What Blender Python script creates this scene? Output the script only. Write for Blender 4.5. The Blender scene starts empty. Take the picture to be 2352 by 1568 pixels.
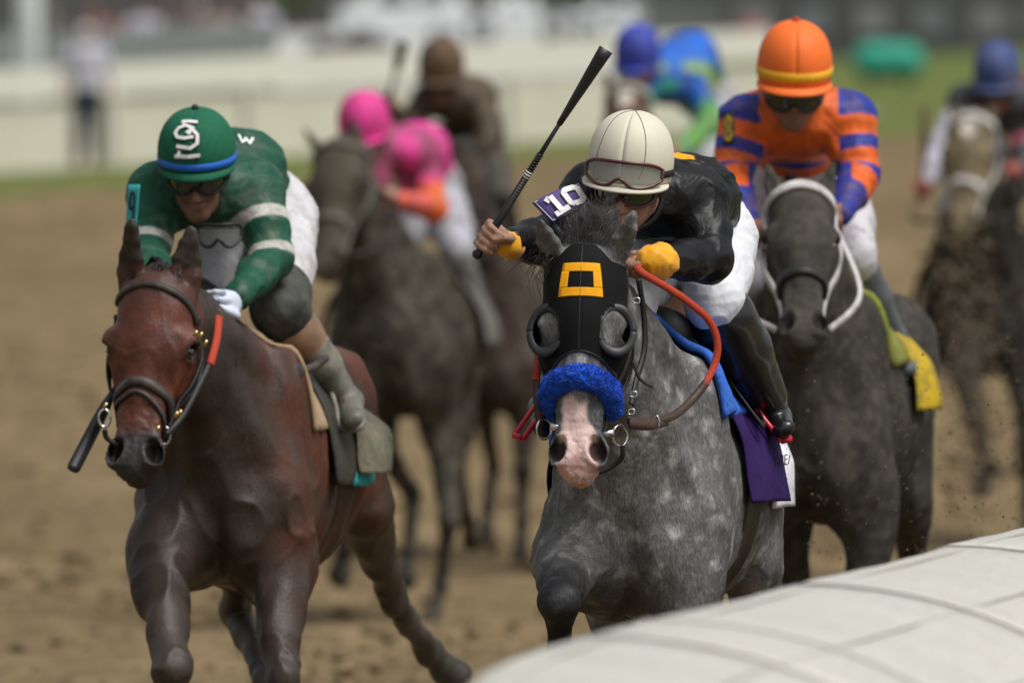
import bpy, math, random
import numpy as np
from mathutils import Vector, Matrix
from mathutils.bvhtree import BVHTree
random.seed(7)
V = Vector
SC = bpy.context.scene
COL = SC.collection

# ---------------------------------------------------------------- camera, sky, sun, exposure
CAM_H, LENS = 2.0, 442.0
F = 2352 * LENS / 36.0          # focal length in units of a 2352 px wide picture
HOR = 459.4                     # row of the horizon in that picture
cam_d = bpy.data.cameras.new('camera'); cam = bpy.data.objects.new('camera', cam_d); COL.objects.link(cam)
cam.location = (0, 0, CAM_H)
cam.rotation_euler = (math.radians(90) - math.atan((784 - HOR) / F), 0, 0)
cam_d.lens = LENS; cam_d.sensor_width = 36; cam_d.clip_start = 1; cam_d.clip_end = 3000
cam_d.dof.use_dof = True; cam_d.dof.focus_distance = 35.8; cam_d.dof.aperture_fstop = 4.3
SC.camera = cam
SUN_EL, SUN_AZ = math.radians(60), math.radians(128)
w = bpy.data.worlds.new('World'); SC.world = w; w.use_nodes = True
nt = w.node_tree
sky = nt.nodes.new('ShaderNodeTexSky'); sky.sky_type = 'NISHITA'; sky.sun_disc = False
sky.sun_elevation = SUN_EL; sky.sun_rotation = SUN_AZ; sky.air_density = 1.2; sky.dust_density = 4.0; sky.ozone_density = 1.0
hs = nt.nodes.new('ShaderNodeHueSaturation'); hs.inputs['Saturation'].default_value = 0.3
nt.links.new(sky.outputs[0], hs.inputs['Color']); nt.links.new(hs.outputs[0], nt.nodes['Background'].inputs[0])
nt.nodes['Background'].inputs[1].default_value = 0.105
sl = bpy.data.lights.new('sun', 'SUN'); so = bpy.data.objects.new('sun', sl); COL.objects.link(so)
sl.energy = 2.5; sl.angle = math.radians(30); sl.color = (1.0, 0.98, 0.95)
sd = V((math.sin(SUN_AZ) * math.cos(SUN_EL), math.cos(SUN_AZ) * math.cos(SUN_EL), math.sin(SUN_EL)))
so.rotation_euler = sd.to_track_quat('Z', 'Y').to_euler(); so.location = (0, 20, 60)
SC.view_settings.view_transform = 'Standard'; SC.view_settings.look = 'None'
SC.view_settings.exposure = 0.1; SC.view_settings.gamma = 1.0
SC.cycles.use_denoising = True; SC.cycles.max_bounces = 6; SC.cycles.transparent_max_bounces = 8

def P(px, py, D):               # a point at distance D metres that the photograph shows at (px, py)
    return V(((px - 1176) * D / F, D, CAM_H - (py - HOR) * D / F))

# ---------------------------------------------------------------- noise
def vnoise(p, freq, seed=0):
    q = np.asarray(p, np.float64) * freq + seed * 17.13
    i = np.floor(q).astype(np.int64); f = q - i; f = f * f * (3 - 2 * f)
    def hsh(a):
        n = (a[:, 0] * 374761393 + a[:, 1] * 668265263 + a[:, 2] * 2147483647 + seed * 144665) & 0xffffffff
        n = ((n ^ (n >> 13)) * 1274126177) & 0xffffffff
        n = ((n ^ (n >> 15)) * 2246822519) & 0xffffffff
        return ((n ^ (n >> 16)) & 0xffff) / 65535.0
    r = 0
    for dx in (0, 1):
        for dy in (0, 1):
            for dz in (0, 1):
                wt = (f[:, 0] if dx else 1 - f[:, 0]) * (f[:, 1] if dy else 1 - f[:, 1]) * (f[:, 2] if dz else 1 - f[:, 2])
                r = r + wt * hsh(i + np.array([dx, dy, dz]))
    return r
def sstep(a, b, x):
    t = np.clip((x - a) / (b - a), 0, 1); return t * t * (3 - 2 * t)

# ---------------------------------------------------------------- implicit bodies: smooth unions meshed with surface nets
class Body:
    def __init__(s): s.pr = []
    def _add(s, fn, pts, rs, k, op):
        lo = np.min([np.array(p) - r for p, r in zip(pts, rs)], axis=0); hi = np.max([np.array(p) + r for p, r in zip(pts, rs)], axis=0)
        s.pr.append((fn, lo, hi, k, op)); return s
    def cone(s, a, b, ra, rb, k=.03, op=1):
        a = np.array(a, np.float32); b = np.array(b, np.float32); d = b - a; L = float(d @ d) + 1e-9
        def fn(X, Y, Z):
            px, py, pz = X - a[0], Y - a[1], Z - a[2]
            t = np.clip((px * d[0] + py * d[1] + pz * d[2]) / L, 0, 1)
            return np.sqrt((px - t * d[0]) ** 2 + (py - t * d[1]) ** 2 + (pz - t * d[2]) ** 2) - (ra + (rb - ra) * t)
        return s._add(fn, (a, b), (ra, rb), k, op)
    def chain(s, pts, rs, k=.03, op=1):
        for i in range(len(pts) - 1): s.cone(pts[i], pts[i + 1], rs[i], rs[i + 1], k, op)
        return s
    def loft(s, a, b, A, B, side, k=.03, op=1):      # elliptical cone: A, B = (half width along side, half height)
        a = np.array(a, np.float32); b = np.array(b, np.float32); d = b - a; ln = np.linalg.norm(d) + 1e-9; ax = d / ln
        sd_ = np.array(side, np.float32); sd_ = sd_ - ax * (sd_ @ ax); sd_ /= np.linalg.norm(sd_); up = np.cross(ax, sd_)
        def fn(X, Y, Z):
            px, py, pz = X - a[0], Y - a[1], Z - a[2]
            al = px * ax[0] + py * ax[1] + pz * ax[2]
            t = np.clip(al / ln, 0, 1); wv = al - t * ln
            u = px * sd_[0] + py * sd_[1] + pz * sd_[2]; v = px * up[0] + py * up[1] + pz * up[2]
            ra = A[0] + (B[0] - A[0]) * t; rb = A[1] + (B[1] - A[1]) * t; rc = np.minimum(ra, rb)
            x, y, z = u / ra, v / rb, wv / rc
            k0 = np.sqrt(x * x + y * y + z * z); k1 = np.sqrt((x / ra) ** 2 + (y / rb) ** 2 + (z / rc) ** 2) + 1e-6
            return k0 * (k0 - 1) / k1
        return s._add(fn, (a, b), (max(A), max(B)), k, op)
    def ell(s, c, r, axes=None, k=.03, op=1):
        c = np.array(c, np.float32)
        if axes is None: axes = ((1, 0, 0), (0, 1, 0), (0, 0, 1))
        E = [np.array(V(e).normalized(), np.float32) for e in axes]
        def fn(X, Y, Z):
            px, py, pz = X - c[0], Y - c[1], Z - c[2]; k0 = 0; k1 = 0
            for e, rr in zip(E, r):
                q = (px * e[0] + py * e[1] + pz * e[2]) / rr
                k0 = k0 + q * q; k1 = k1 + (q / rr) ** 2
            k0 = np.sqrt(k0); return k0 * (k0 - 1) / (np.sqrt(k1) + 1e-6)
        return s._add(fn, (c,), (max(r),), k, op)
    def mesh(s, h):
        adds = [p for p in s.pr if p[4] > 0]
        lo = np.min([p[1] for p in adds], axis=0) - 3 * h - .02; hi = np.max([p[2] for p in adds], axis=0) + 3 * h + .02
        n = np.ceil((hi - lo) / h).astype(int) + 1
        f = np.full(n, 1.0, np.float32)
        ax = [(lo[i] + h * np.arange(n[i])).astype(np.float32) for i in range(3)]
        for fn, a, b, k, op in s.pr:
            pad = max(k, .10) + .03
            i0 = np.maximum(np.floor((a - pad - lo) / h).astype(int), 0); i1 = np.minimum(np.ceil((b + pad - lo) / h).astype(int) + 1, n)
            if np.any(i1 <= i0): continue
            sl_ = tuple(slice(i0[q], i1[q]) for q in range(3))
            d = fn(ax[0][sl_[0]][:, None, None], ax[1][sl_[1]][None, :, None], ax[2][sl_[2]][None, None, :]).astype(np.float32)
            g = f[sl_]
            if op > 0:
                hh = np.maximum(k - np.abs(g - d), 0) / k; f[sl_] = np.minimum(g, d) - hh * hh * k * .25
            else:
                d = -d; hh = np.maximum(k - np.abs(g - d), 0) / k; f[sl_] = np.maximum(g, d) + hh * hh * k * .25
        return surfnets(f, lo, h)

def surfnets(f, lo, h):
    s = f < 0
    c = np.zeros(np.array(f.shape) - 1, np.uint8)
    CR = [(a, b, d) for a in (0, 1) for b in (0, 1) for d in (0, 1)]
    N = c.shape
    for a, b, d in CR: c += s[a:a + N[0], b:b + N[1], d:d + N[2]]
    act = (c > 0) & (c < 8); I = np.nonzero(act); ids = np.full(N, -1, np.int32); m = len(I[0]); ids[act] = np.arange(m)
    vals = {q: f[I[0] + q[0], I[1] + q[1], I[2] + q[2]] for q in CR}
    acc = np.zeros((m, 3)); cnt = np.zeros(m)
    for q in CR:
        for e in range(3):
            if q[e] == 0:
                r = list(q); r[e] = 1; r = tuple(r); va, vb = vals[q], vals[r]; x = (va < 0) != (vb < 0)
                t = np.where(x, va / np.where(x, va - vb, 1), 0)
                for g in range(3): acc[:, g] += np.where(x, q[g] + (t if g == e else 0), 0)
                cnt += x
    verts = lo + h * (np.stack(I, 1) + acc / cnt[:, None])
    fs = []
    e = s[:-1, 1:-1, 1:-1] != s[1:, 1:-1, 1:-1]; i, j, k = np.nonzero(e)
    q = np.stack([ids[i, j, k], ids[i, j + 1, k], ids[i, j + 1, k + 1], ids[i, j, k + 1]], 1); fl = ~s[i, j + 1, k + 1]; q[fl] = q[fl][:, ::-1]; fs.append(q)
    e = s[1:-1, :-1, 1:-1] != s[1:-1, 1:, 1:-1]; i, j, k = np.nonzero(e)
    q = np.stack([ids[i, j, k], ids[i, j, k + 1], ids[i + 1, j, k + 1], ids[i + 1, j, k]], 1); fl = ~s[i + 1, j, k + 1]; q[fl] = q[fl][:, ::-1]; fs.append(q)
    e = s[1:-1, 1:-1, :-1] != s[1:-1, 1:-1, 1:]; i, j, k = np.nonzero(e)
    q = np.stack([ids[i, j, k], ids[i + 1, j, k], ids[i + 1, j + 1, k], ids[i, j + 1, k]], 1); fl = ~s[i + 1, j + 1, k]; q[fl] = q[fl][:, ::-1]; fs.append(q)
    faces = np.concatenate(fs)
    for _ in range(2): verts = relax(verts, faces, .5)
    return verts, faces
def relax(v, fc, a):
    src = fc.ravel(); dst = np.roll(fc, 1, 1).ravel(); n = len(v)
    c = np.bincount(src, minlength=n) + np.bincount(dst, minlength=n); o = np.empty_like(v)
    for g in range(3): o[:, g] = (np.bincount(src, v[dst, g], n) + np.bincount(dst, v[src, g], n)) / np.maximum(c, 1)
    return v + a * (o - v)
def vnormals(v, fc):
    nrm = np.cross(v[fc[:, 2]] - v[fc[:, 0]], v[fc[:, 3]] - v[fc[:, 1]]); o = np.zeros_like(v)
    for c in range(4):
        for g in range(3): o[:, g] += np.bincount(fc[:, c], nrm[:, g], len(v))
    return o / (np.linalg.norm(o, axis=1)[:, None] + 1e-12)
def bvh_of(v, fc): return BVHTree.FromPolygons(v.tolist(), fc.tolist())

# ---------------------------------------------------------------- objects
def root(name, loc, label, cat, group=None):
    o = bpy.data.objects.new(name, None); COL.objects.link(o); o.location = loc; o.empty_display_size = .2
    o['label'] = label; o['category'] = cat
    if group: o['group'] = group
    return o
def base_of(o):
    while o.parent: o = o.parent
    return V(o.location)
def obj(name, v, f, m, parent=None, loc=(0, 0, 0), col=None, smooth=True, mats=None, mi=None):
    v = np.asarray([tuple(q) for q in v] if not isinstance(v, np.ndarray) else v, np.float64)
    b = base_of(parent) if parent else V(loc)
    me = bpy.data.meshes.new(name)
    if isinstance(f, np.ndarray):
        me.vertices.add(len(v)); me.vertices.foreach_set('co', (v - np.array(b)).astype(np.float32).ravel())
        n = f.shape[1]; me.loops.add(f.size); me.loops.foreach_set('vertex_index', f.astype(np.int32).ravel())
        me.polygons.add(len(f)); me.polygons.foreach_set('loop_start', (np.arange(len(f)) * n).astype(np.int32))
        me.update(calc_edges=True)
    else:
        me.from_pydata((v - np.array(b)).tolist(), [], f); me.update()
    me.polygons.foreach_set('use_smooth', [smooth] * len(me.polygons))
    if col is not None:
        a = me.color_attributes.new('tint', 'FLOAT_COLOR', 'POINT')
        c = np.ones((len(v), 4), np.float32); c[:, :col.shape[1]] = col; a.data.foreach_set('color', c.ravel())
    o = bpy.data.objects.new(name, me); COL.objects.link(o)
    for mm in (mats or [m]): me.materials.append(mm)
    if mi is not None: me.polygons.foreach_set('material_index', mi)
    if parent: o.parent = parent
    else: o.location = b
    return o
def tag(o, label, cat, group=None):
    o['label'] = label; o['category'] = cat
    if group: o['group'] = group
    return o

# ---------------------------------------------------------------- geometry helpers
class MB:                                            # collects boxes, tubes, ribbons and sheets into one mesh
    def __init__(s): s.v = []; s.f = []
    def add(s, v, f):
        n = len(s.v); s.v += [V(q) for q in v]; s.f += [[i + n for i in q] for q in f]; return s
    def box(s, c, sz, R=None):
        c = V(c); vs = []
        for x in (-1, 1):
            for y in (-1, 1):
                for z in (-1, 1):
                    q = V((x * sz[0] / 2, y * sz[1] / 2, z * sz[2] / 2)); vs.append(c + (R @ q if R else q))
        return s.add(vs, [(0, 1, 3, 2), (4, 6, 7, 5), (0, 4, 5, 1), (2, 3, 7, 6), (0, 2, 6, 4), (1, 5, 7, 3)])
    def tube(s, pts, r, n=10, closed=False, flat=1.0, up=None):
        pts = [V(p) for p in pts]; m = len(pts); rr = r if isinstance(r, (list, tuple)) else [r] * m
        vs = []; u = None
        for i, p in enumerate(pts):
            a = pts[(i - 1) % m] if (closed or i > 0) else p; b = pts[(i + 1) % m] if (closed or i < m - 1) else p
            t = (b - a).normalized()
            if up is not None: u = V(up)
            if u is None: u = V((0, 0, 1)) if abs(t.z) < .9 else V((1, 0, 0))
            u = (u - t * u.dot(t)).normalized(); w_ = t.cross(u)
            for k in range(n):
                th = 2 * math.pi * k / n; vs.append(p + u * math.cos(th) * rr[i] * flat + w_ * math.sin(th) * rr[i])
        fs = [(i * n + k, i * n + (k + 1) % n, ((i + 1) % m) * n + (k + 1) % n, ((i + 1) % m) * n + k) for i in range(m if closed else m - 1) for k in range(n)]
        if not closed: fs += [tuple(range(n))[::-1], tuple((m - 1) * n + k for k in range(n))]
        return s.add(vs, fs)
    def ribbon(s, pts, nrm, wd, th):                 # strap with a rectangular section; nrm = outward normals
        m = len(pts); vs = []
        for i in range(m):
            t = (V(pts[min(i + 1, m - 1)]) - V(pts[max(i - 1, 0)])).normalized(); n_ = V(nrm[i]); n_ = (n_ - t * n_.dot(t)).normalized(); b = t.cross(n_)
            w_ = (wd[i] if isinstance(wd, (list, tuple)) else wd) / 2
            vs += [V(pts[i]) + b * w_ - n_ * th * .2, V(pts[i]) + b * w_ * .9 + n_ * th, V(pts[i]) - b * w_ * .9 + n_ * th, V(pts[i]) - b * w_ - n_ * th * .2]
        fs = [(i * 4 + k, i * 4 + (k + 1) % 4, i * 4 + 4 + (k + 1) % 4, i * 4 + 4 + k) for i in range(m - 1) for k in range(4)] + [(3, 2, 1, 0), tuple((m - 1) * 4 + k for k in range(4))]
        return s.add(vs, fs)
    def grid(s, g, thick=None, nrm=None):            # g[i][j] sheet, optional thickness along -nrm[i][j]
        R, C = len(g), len(g[0]); n0 = len(s.v)
        s.add([q for r in g for q in r], [(i * C + j, i * C + j + 1, (i + 1) * C + j + 1, (i + 1) * C + j) for i in range(R - 1) for j in range(C - 1)])
        if thick:
            s.v += [V(g[i][j]) - V(nrm[i][j]) * thick for i in range(R) for j in range(C)]; o = R * C
            fs = [(i * C + j + o, (i + 1) * C + j + o, (i + 1) * C + j + 1 + o, i * C + j + 1 + o) for i in range(R - 1) for j in range(C - 1)]
            bd = [(0, j) for j in range(C)] + [(i, C - 1) for i in range(1, R)] + [(R - 1, j) for j in range(C - 2, -1, -1)] + [(i, 0) for i in range(R - 2, 0, -1)]
            L = len(bd)
            for q in range(L):
                a = bd[q][0] * C + bd[q][1]; b = bd[(q + 1) % L][0] * C + bd[(q + 1) % L][1]; fs.append((b, a, a + o, b + o))
            s.f += [[i + n0 for i in q] for q in fs]
        return s
    def ball(s, c, r, axes=None, n=12):
        if axes is None: axes = ((1, 0, 0), (0, 1, 0), (0, 0, 1))
        E = [V(e) for e in axes]; r = r if isinstance(r, (list, tuple)) else (r, r, r); vs = []
        for i in range(n + 1):
            ph = math.pi * i / n
            for j in range(2 * n):
                th = math.pi * j / n; vs.append(V(c) + E[0] * r[0] * math.sin(ph) * math.cos(th) + E[1] * r[1] * math.sin(ph) * math.sin(th) + E[2] * r[2] * math.cos(ph))
        return s.add(vs, [(i * 2 * n + j, (i + 1) * 2 * n + j, (i + 1) * 2 * n + (j + 1) % (2 * n), i * 2 * n + (j + 1) % (2 * n)) for i in range(n) for j in range(2 * n)])
    def build(s, name, m, parent=None, smooth=True, loc=(0, 0, 0)):
        return obj(name, s.v, [tuple(q) for q in s.f], m, parent, loc, smooth=smooth)
def spline(pts, n=8):
    pts = [V(p) for p in pts]; o = []
    for i in range(len(pts) - 1):
        a, b, c, d = pts[max(i - 1, 0)], pts[i], pts[i + 1], pts[min(i + 2, len(pts) - 1)]
        for k in range(n):
            t = k / n; o.append(.5 * ((2 * b) + (c - a) * t + (2 * a - 5 * b + 4 * c - d) * t * t + (3 * b - a - 3 * c + d) * t ** 3))
    return o + [pts[-1]]
def hair(name, strands, m, parent, wd=.004):         # strands: lists of points; flat tapering blades
    vs = []; fs = []
    for st in strands:
        t = (V(st[-1]) - V(st[0])); s_ = t.cross(V((random.uniform(-1, 1), random.uniform(-1, 1), random.uniform(-1, 1)))).normalized(); n0 = len(vs); L = len(st)
        for i, p in enumerate(st):
            w_ = wd * (1 - .85 * i / (L - 1)) * .5; vs += [V(p) + s_ * w_, V(p) - s_ * w_]
        fs += [(n0 + 2 * i, n0 + 2 * i + 1, n0 + 2 * i + 3, n0 + 2 * i + 2) for i in range(L - 1)]
    return obj(name, vs, fs, m, parent)

# ---------------------------------------------------------------- materials
def mat(name, c=(.5, .5, .5), rough=.6, var=.12, sc=14, bump=.0, bsc=60, spec=.35, tint=False, mud=0, mudc=(.11, .095, .065), msc=6, metal=0, sheen=0, fold=0, coat=0, stretch=(1, 1, 1), msharp=.12):
    m = bpy.data.materials.new(name); m.use_nodes = True; t = m.node_tree; N, Lk = t.nodes, t.links; b = N['Principled BSDF']
    b.inputs['Roughness'].default_value = rough; b.inputs['Specular IOR Level'].default_value = spec; b.inputs['Metallic'].default_value = metal
    b.inputs['Sheen Weight'].default_value = sheen; b.inputs['Coat Weight'].default_value = coat
    tc = N.new('ShaderNodeTexCoord'); mp = N.new('ShaderNodeMapping'); mp.inputs['Scale'].default_value = stretch; Lk.new(tc.outputs['Object'], mp.inputs[0])
    def noise(s, det=5, ro=.6, dist=0):
        n = N.new('ShaderNodeTexNoise'); n.inputs['Scale'].default_value = s; n.inputs['Detail'].default_value = det; n.inputs['Roughness'].default_value = ro; n.inputs['Distortion'].default_value = dist; Lk.new(mp.outputs[0], n.inputs['Vector']); return n
    def mix(fac, a, bb, mode='MIX'):
        x = N.new('ShaderNodeMix'); x.data_type = 'RGBA'; x.blend_type = mode
        for sk, vv in (('Factor', fac), ('A', a), ('B', bb)):
            i = [q for q in x.inputs if q.name == sk and (q.type == ('VALUE' if sk == 'Factor' else 'RGBA'))][0]
            if isinstance(vv, bpy.types.NodeSocket): Lk.new(vv, i)
            elif sk == 'Factor': i.default_value = vv
            else: i.default_value = (*vv, 1)
        return [q for q in x.outputs if q.type == 'RGBA'][0]
    def rng(sock, a, bb, c0, c1):
        r = N.new('ShaderNodeMapRange'); r.inputs[1].default_value = a; r.inputs[2].default_value = bb; r.inputs[3].default_value = c0; r.inputs[4].default_value = c1; Lk.new(sock, r.inputs[0]); return r.outputs[0]
    if tint:
        at = N.new('ShaderNodeAttribute'); at.attribute_name = 'tint'; basec = at.outputs['Color']
    else: basec = c
    n1 = noise(sc)
    g = N.new('ShaderNodeCombineColor'); r1 = rng(n1.outputs[0], .3, .7, 1 - var, 1 + var)
    for q in range(3): Lk.new(r1, g.inputs[q])
    cc = mix(1.0, basec, g.outputs[0], 'MULTIPLY')
    if mud:
        nm = noise(msc, 8, .7); cc = mix(rng(nm.outputs[0], .5 - mud * .3 - msharp, .5 - mud * .3 + msharp + .1, 0, min(1, .55 + mud * .6)) if False else rng(nm.outputs[0], .62 - mud * .3 - msharp, .62 - mud * .3 + msharp, 0, .92), cc, mudc)
    Lk.new(cc, b.inputs['Base Color'])
    hsum = None
    if bump:
        nb = noise(bsc, 4, .6); bp = N.new('ShaderNodeBump'); bp.inputs['Strength'].default_value = bump; bp.inputs['Distance'].default_value = .004; Lk.new(nb.outputs[0], bp.inputs['Height']); hsum = bp
    if fold:
        nf2 = noise(15, 2, .45, .5); bq = N.new('ShaderNodeBump'); bq.inputs['Strength'].default_value = fold * .7; bq.inputs['Distance'].default_value = .015; Lk.new(nf2.outputs[0], bq.inputs['Height'])
        if hsum: Lk.new(hsum.outputs[0], bq.inputs['Normal'])
        hsum = bq
        nf = noise(9, 3, .5, 1.2); bp2 = N.new('ShaderNodeBump'); bp2.inputs['Strength'].default_value = fold; bp2.inputs['Distance'].default_value = .03; Lk.new(nf.outputs[0], bp2.inputs['Height'])
        if hsum: Lk.new(hsum.outputs[0], bp2.inputs['Normal'])
        hsum = bp2
    if hsum: Lk.new(hsum.outputs[0], b.inputs['Normal'])
    return m
def coat_mat(name, dap=0., hairs=.25, rough=.5, mud=0, mudc=(.12, .105, .075), spec=.35):
    m = mat(name, tint=True, rough=rough, var=.22, sc=9, bump=.5, bsc=130, spec=spec, mud=mud, mudc=mudc, msc=7, msharp=.16, stretch=(1, 1, .6))
    t = m.node_tree; N, Lk = t.nodes, t.links; b = N['Principled BSDF']; src = b.inputs['Base Color'].links[0].from_socket
    tc = N.new('ShaderNodeTexCoord'); ata = N.new('ShaderNodeAttribute'); ata.attribute_name = 'tint'
    def mul(src, sock, lo, hi, o0, o1):
        r = N.new('ShaderNodeMapRange'); r.inputs[1].default_value = lo; r.inputs[2].default_value = hi; r.inputs[3].default_value = o0; r.inputs[4].default_value = o1; Lk.new(sock, r.inputs[0])
        g = N.new('ShaderNodeCombineColor')
        for q in range(3): Lk.new(r.outputs[0], g.inputs[q])
        x = N.new('ShaderNodeMix'); x.data_type = 'RGBA'; x.blend_type = 'MULTIPLY'; Lk.new(ata.outputs['Alpha'], x.inputs[0])
        ii = [q for q in x.inputs if q.type == 'RGBA']; Lk.new(src, ii[0]); Lk.new(g.outputs[0], ii[1]); return [q for q in x.outputs if q.type == 'RGBA'][0]
    n = N.new('ShaderNodeTexNoise'); n.inputs['Scale'].default_value = 260; n.inputs['Detail'].default_value = 3
    mp = N.new('ShaderNodeMapping'); mp.inputs['Scale'].default_value = (1, 1, .22); mp.inputs['Rotation'].default_value = (.3, .25, 0); Lk.new(tc.outputs['Object'], mp.inputs[0]); Lk.new(mp.outputs[0], n.inputs['Vector'])
    src = mul(src, n.outputs[0], .32, .68, 1 - hairs, 1 + hairs)
    if dap:
        n0 = N.new('ShaderNodeTexNoise'); n0.inputs['Scale'].default_value = 12; n0.inputs['Detail'].default_value = 2; Lk.new(tc.outputs['Object'], n0.inputs['Vector'])
        ad = N.new('ShaderNodeVectorMath'); ad.operation = 'MULTIPLY_ADD'; ad.inputs[1].default_value = (.11, .11, .11); Lk.new(n0.outputs['Color'], ad.inputs[0]); Lk.new(tc.outputs['Object'], ad.inputs[2])
        vo = N.new('ShaderNodeTexVoronoi'); vo.feature = 'SMOOTH_F1'; vo.inputs['Scale'].default_value = 13; vo.inputs['Smoothness'].default_value = .35; Lk.new(ad.outputs[0], vo.inputs['Vector'])
        src = mul(src, vo.outputs['Distance'], .10, .46, 1 + dap * 1.25, 1 - dap * .6)
        vo2 = N.new('ShaderNodeTexVoronoi'); vo2.feature = 'SMOOTH_F1'; vo2.inputs['Scale'].default_value = 30; vo2.inputs['Smoothness'].default_value = .3; Lk.new(ad.outputs[0], vo2.inputs['Vector']); src = mul(src, vo2.outputs['Distance'], .12, .5, 1 + dap * .35, 1 - dap * .3)
        n3 = N.new('ShaderNodeTexNoise'); n3.inputs['Scale'].default_value = 3.2; n3.inputs['Detail'].default_value = 2; Lk.new(tc.outputs['Object'], n3.inputs['Vector']); src = mul(src, n3.outputs[0], .35, .65, .80, 1.2)
        n2 = N.new('ShaderNodeTexNoise'); n2.inputs['Scale'].default_value = 55; n2.inputs['Detail'].default_value = 6; n2.inputs['Roughness'].default_value = .75; Lk.new(tc.outputs['Object'], n2.inputs['Vector'])
        src = mul(src, n2.outputs[0], .35, .65, 1 - dap * .3, 1 + dap * .3)
    Lk.new(src, b.inputs['Base Color'])
    return m
def glass(name, c, alpha):
    m = bpy.data.materials.new(name); m.use_nodes = True; t = m.node_tree; b = t.nodes['Principled BSDF']
    b.inputs['Base Color'].default_value = (*c, 1); b.inputs['Roughness'].default_value = .06; b.inputs['Alpha'].default_value = alpha; b.inputs['Specular IOR Level'].default_value = .6; b.inputs['Coat Weight'].default_value = .15
    return m

# ================================================================ THE SETTING
def terrain(x, y):
    R = sstep(58., 150., y); far = np.maximum(y - 150., 0) * np.interp(x, [1.5, 5.], [.0195, .0150])
    return R * (2.68 + .055 * np.clip(x, -14, 14)) + far
def ground_mat(name, c1, c2, c3, sc, bump=.6):
    m = bpy.data.materials.new(name); m.use_nodes = True; t = m.node_tree; N, Lk = t.nodes, t.links; b = N['Principled BSDF']; b.inputs['Roughness'].default_value = .95; b.inputs['Specular IOR Level'].default_value = .1
    tc = N.new('ShaderNodeTexCoord'); mp = N.new('ShaderNodeMapping'); mp.inputs['Scale'].default_value = (1, .35, 1); mp.inputs['Rotation'].default_value = (0, 0, .15); Lk.new(tc.outputs['Object'], mp.inputs[0])
    n1 = N.new('ShaderNodeTexNoise'); n1.inputs['Scale'].default_value = sc; n1.inputs['Detail'].default_value = 8; n1.inputs['Roughness'].default_value = .7; Lk.new(mp.outputs[0], n1.inputs['Vector'])
    n2 = N.new('ShaderNodeTexNoise'); n2.inputs['Scale'].default_value = sc * .12; n2.inputs['Detail'].default_value = 4; Lk.new(mp.outputs[0], n2.inputs['Vector'])
    r = N.new('ShaderNodeValToRGB'); r.color_ramp.elements[0].color = (*c1, 1); r.color_ramp.elements[1].color = (*c2, 1); r.color_ramp.elements[0].position = .36; r.color_ramp.elements[1].position = .62; Lk.new(n1.outputs[0], r.inputs[0])
    x = N.new('ShaderNodeMix'); x.data_type = 'RGBA'; ii = [q for q in x.inputs if q.type == 'RGBA']; Lk.new(r.outputs[0], ii[0]); ii[1].default_value = (*c3, 1)
    mr = N.new('ShaderNodeMapRange'); mr.inputs[1].default_value = .42; mr.inputs[2].default_value = .72; mr.inputs[4].default_value = .75; Lk.new(n2.outputs[0], mr.inputs[0]); Lk.new(mr.outputs[0], x.inputs[0])
    Lk.new([q for q in x.outputs if q.type == 'RGBA'][0], b.inputs['Base Color'])
    bp = N.new('ShaderNodeBump'); bp.inputs['Strength'].default_value = bump; bp.inputs['Distance'].default_value = .05; Lk.new(n1.outputs[0], bp.inputs['Height']); Lk.new(bp.outputs[0], b.inputs['Normal'])
    return m
def sheet(name, xs, ys, zf, m, keep=None):
    X, Y = np.meshgrid(xs, ys); Z = zf(X, Y); v = np.stack([X.ravel(), Y.ravel(), Z.ravel()], 1); n = len(xs)
    i, j = np.meshgrid(np.arange(len(ys) - 1), np.arange(n - 1), indexing='ij'); a = (i * n + j).ravel()
    f = np.stack([a, a + 1, a + n + 1, a + n], 1)
    if keep is not None: f = f[keep(v[f].mean(1))]
    o = obj(name, v, f, m); o['kind'] = 'structure'; return o
DIRT = ground_mat('harrowed dirt', (.11, .077, .038), (.265, .193, .102), (.125, .09, .047), 4.5)
GRASS = ground_mat('mown turf', (.075, .10, .024), (.15, .18, .045), (.12, .13, .045), 3)
CONC = ground_mat('pale concrete', (.42, .42, .40), (.56, .56, .53), (.36, .37, .35), .8, .1)
def track_edge(x): return 131 + 0.55 * x                    # outer edge of the dirt, the turn comes in from the right
# the one sheet of ground, out to the horizon
gx = np.concatenate([np.linspace(-900, -40, 12), np.linspace(-36, 36, 37), np.linspace(40, 900, 12)]); gy = np.concatenate([np.linspace(-200, 20, 8), np.linspace(24, 400, 189), np.linspace(420, 2200, 14)])
sheet('ground', gx, gy, lambda x, y: np.where(y > 1e9, 0, terrain(x, np.minimum(y, 420))) - .02 - .25 * (1 - sstep(-1., 6., y - track_edge(np.clip(x, -14, 14)))), GRASS)
def dirt_z(x, y):
    p = np.stack([x.ravel() * 1.0, y.ravel() * .28, 0 * x.ravel()], 1)
    n = (vnoise(p, 1.6, 3) - .5) * .09 + (vnoise(p, 4.5, 5) - .5) * .06
    return terrain(x, y) + n.reshape(x.shape) * sstep(10, 40, y) - .0
sheet('dirt_track', np.arange(-13, 13.01, .16), np.concatenate([np.arange(14, 90, .32), np.arange(90, 150, .9)]), dirt_z, DIRT, lambda c: (c[:, 1] < track_edge(c[:, 0])) & (c[:, 0] > -13))
sheet('path', np.linspace(-30, 4.6, 20), np.linspace(156, 420, 60), lambda x, y: terrain(x, y) + .02, CONC)

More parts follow.
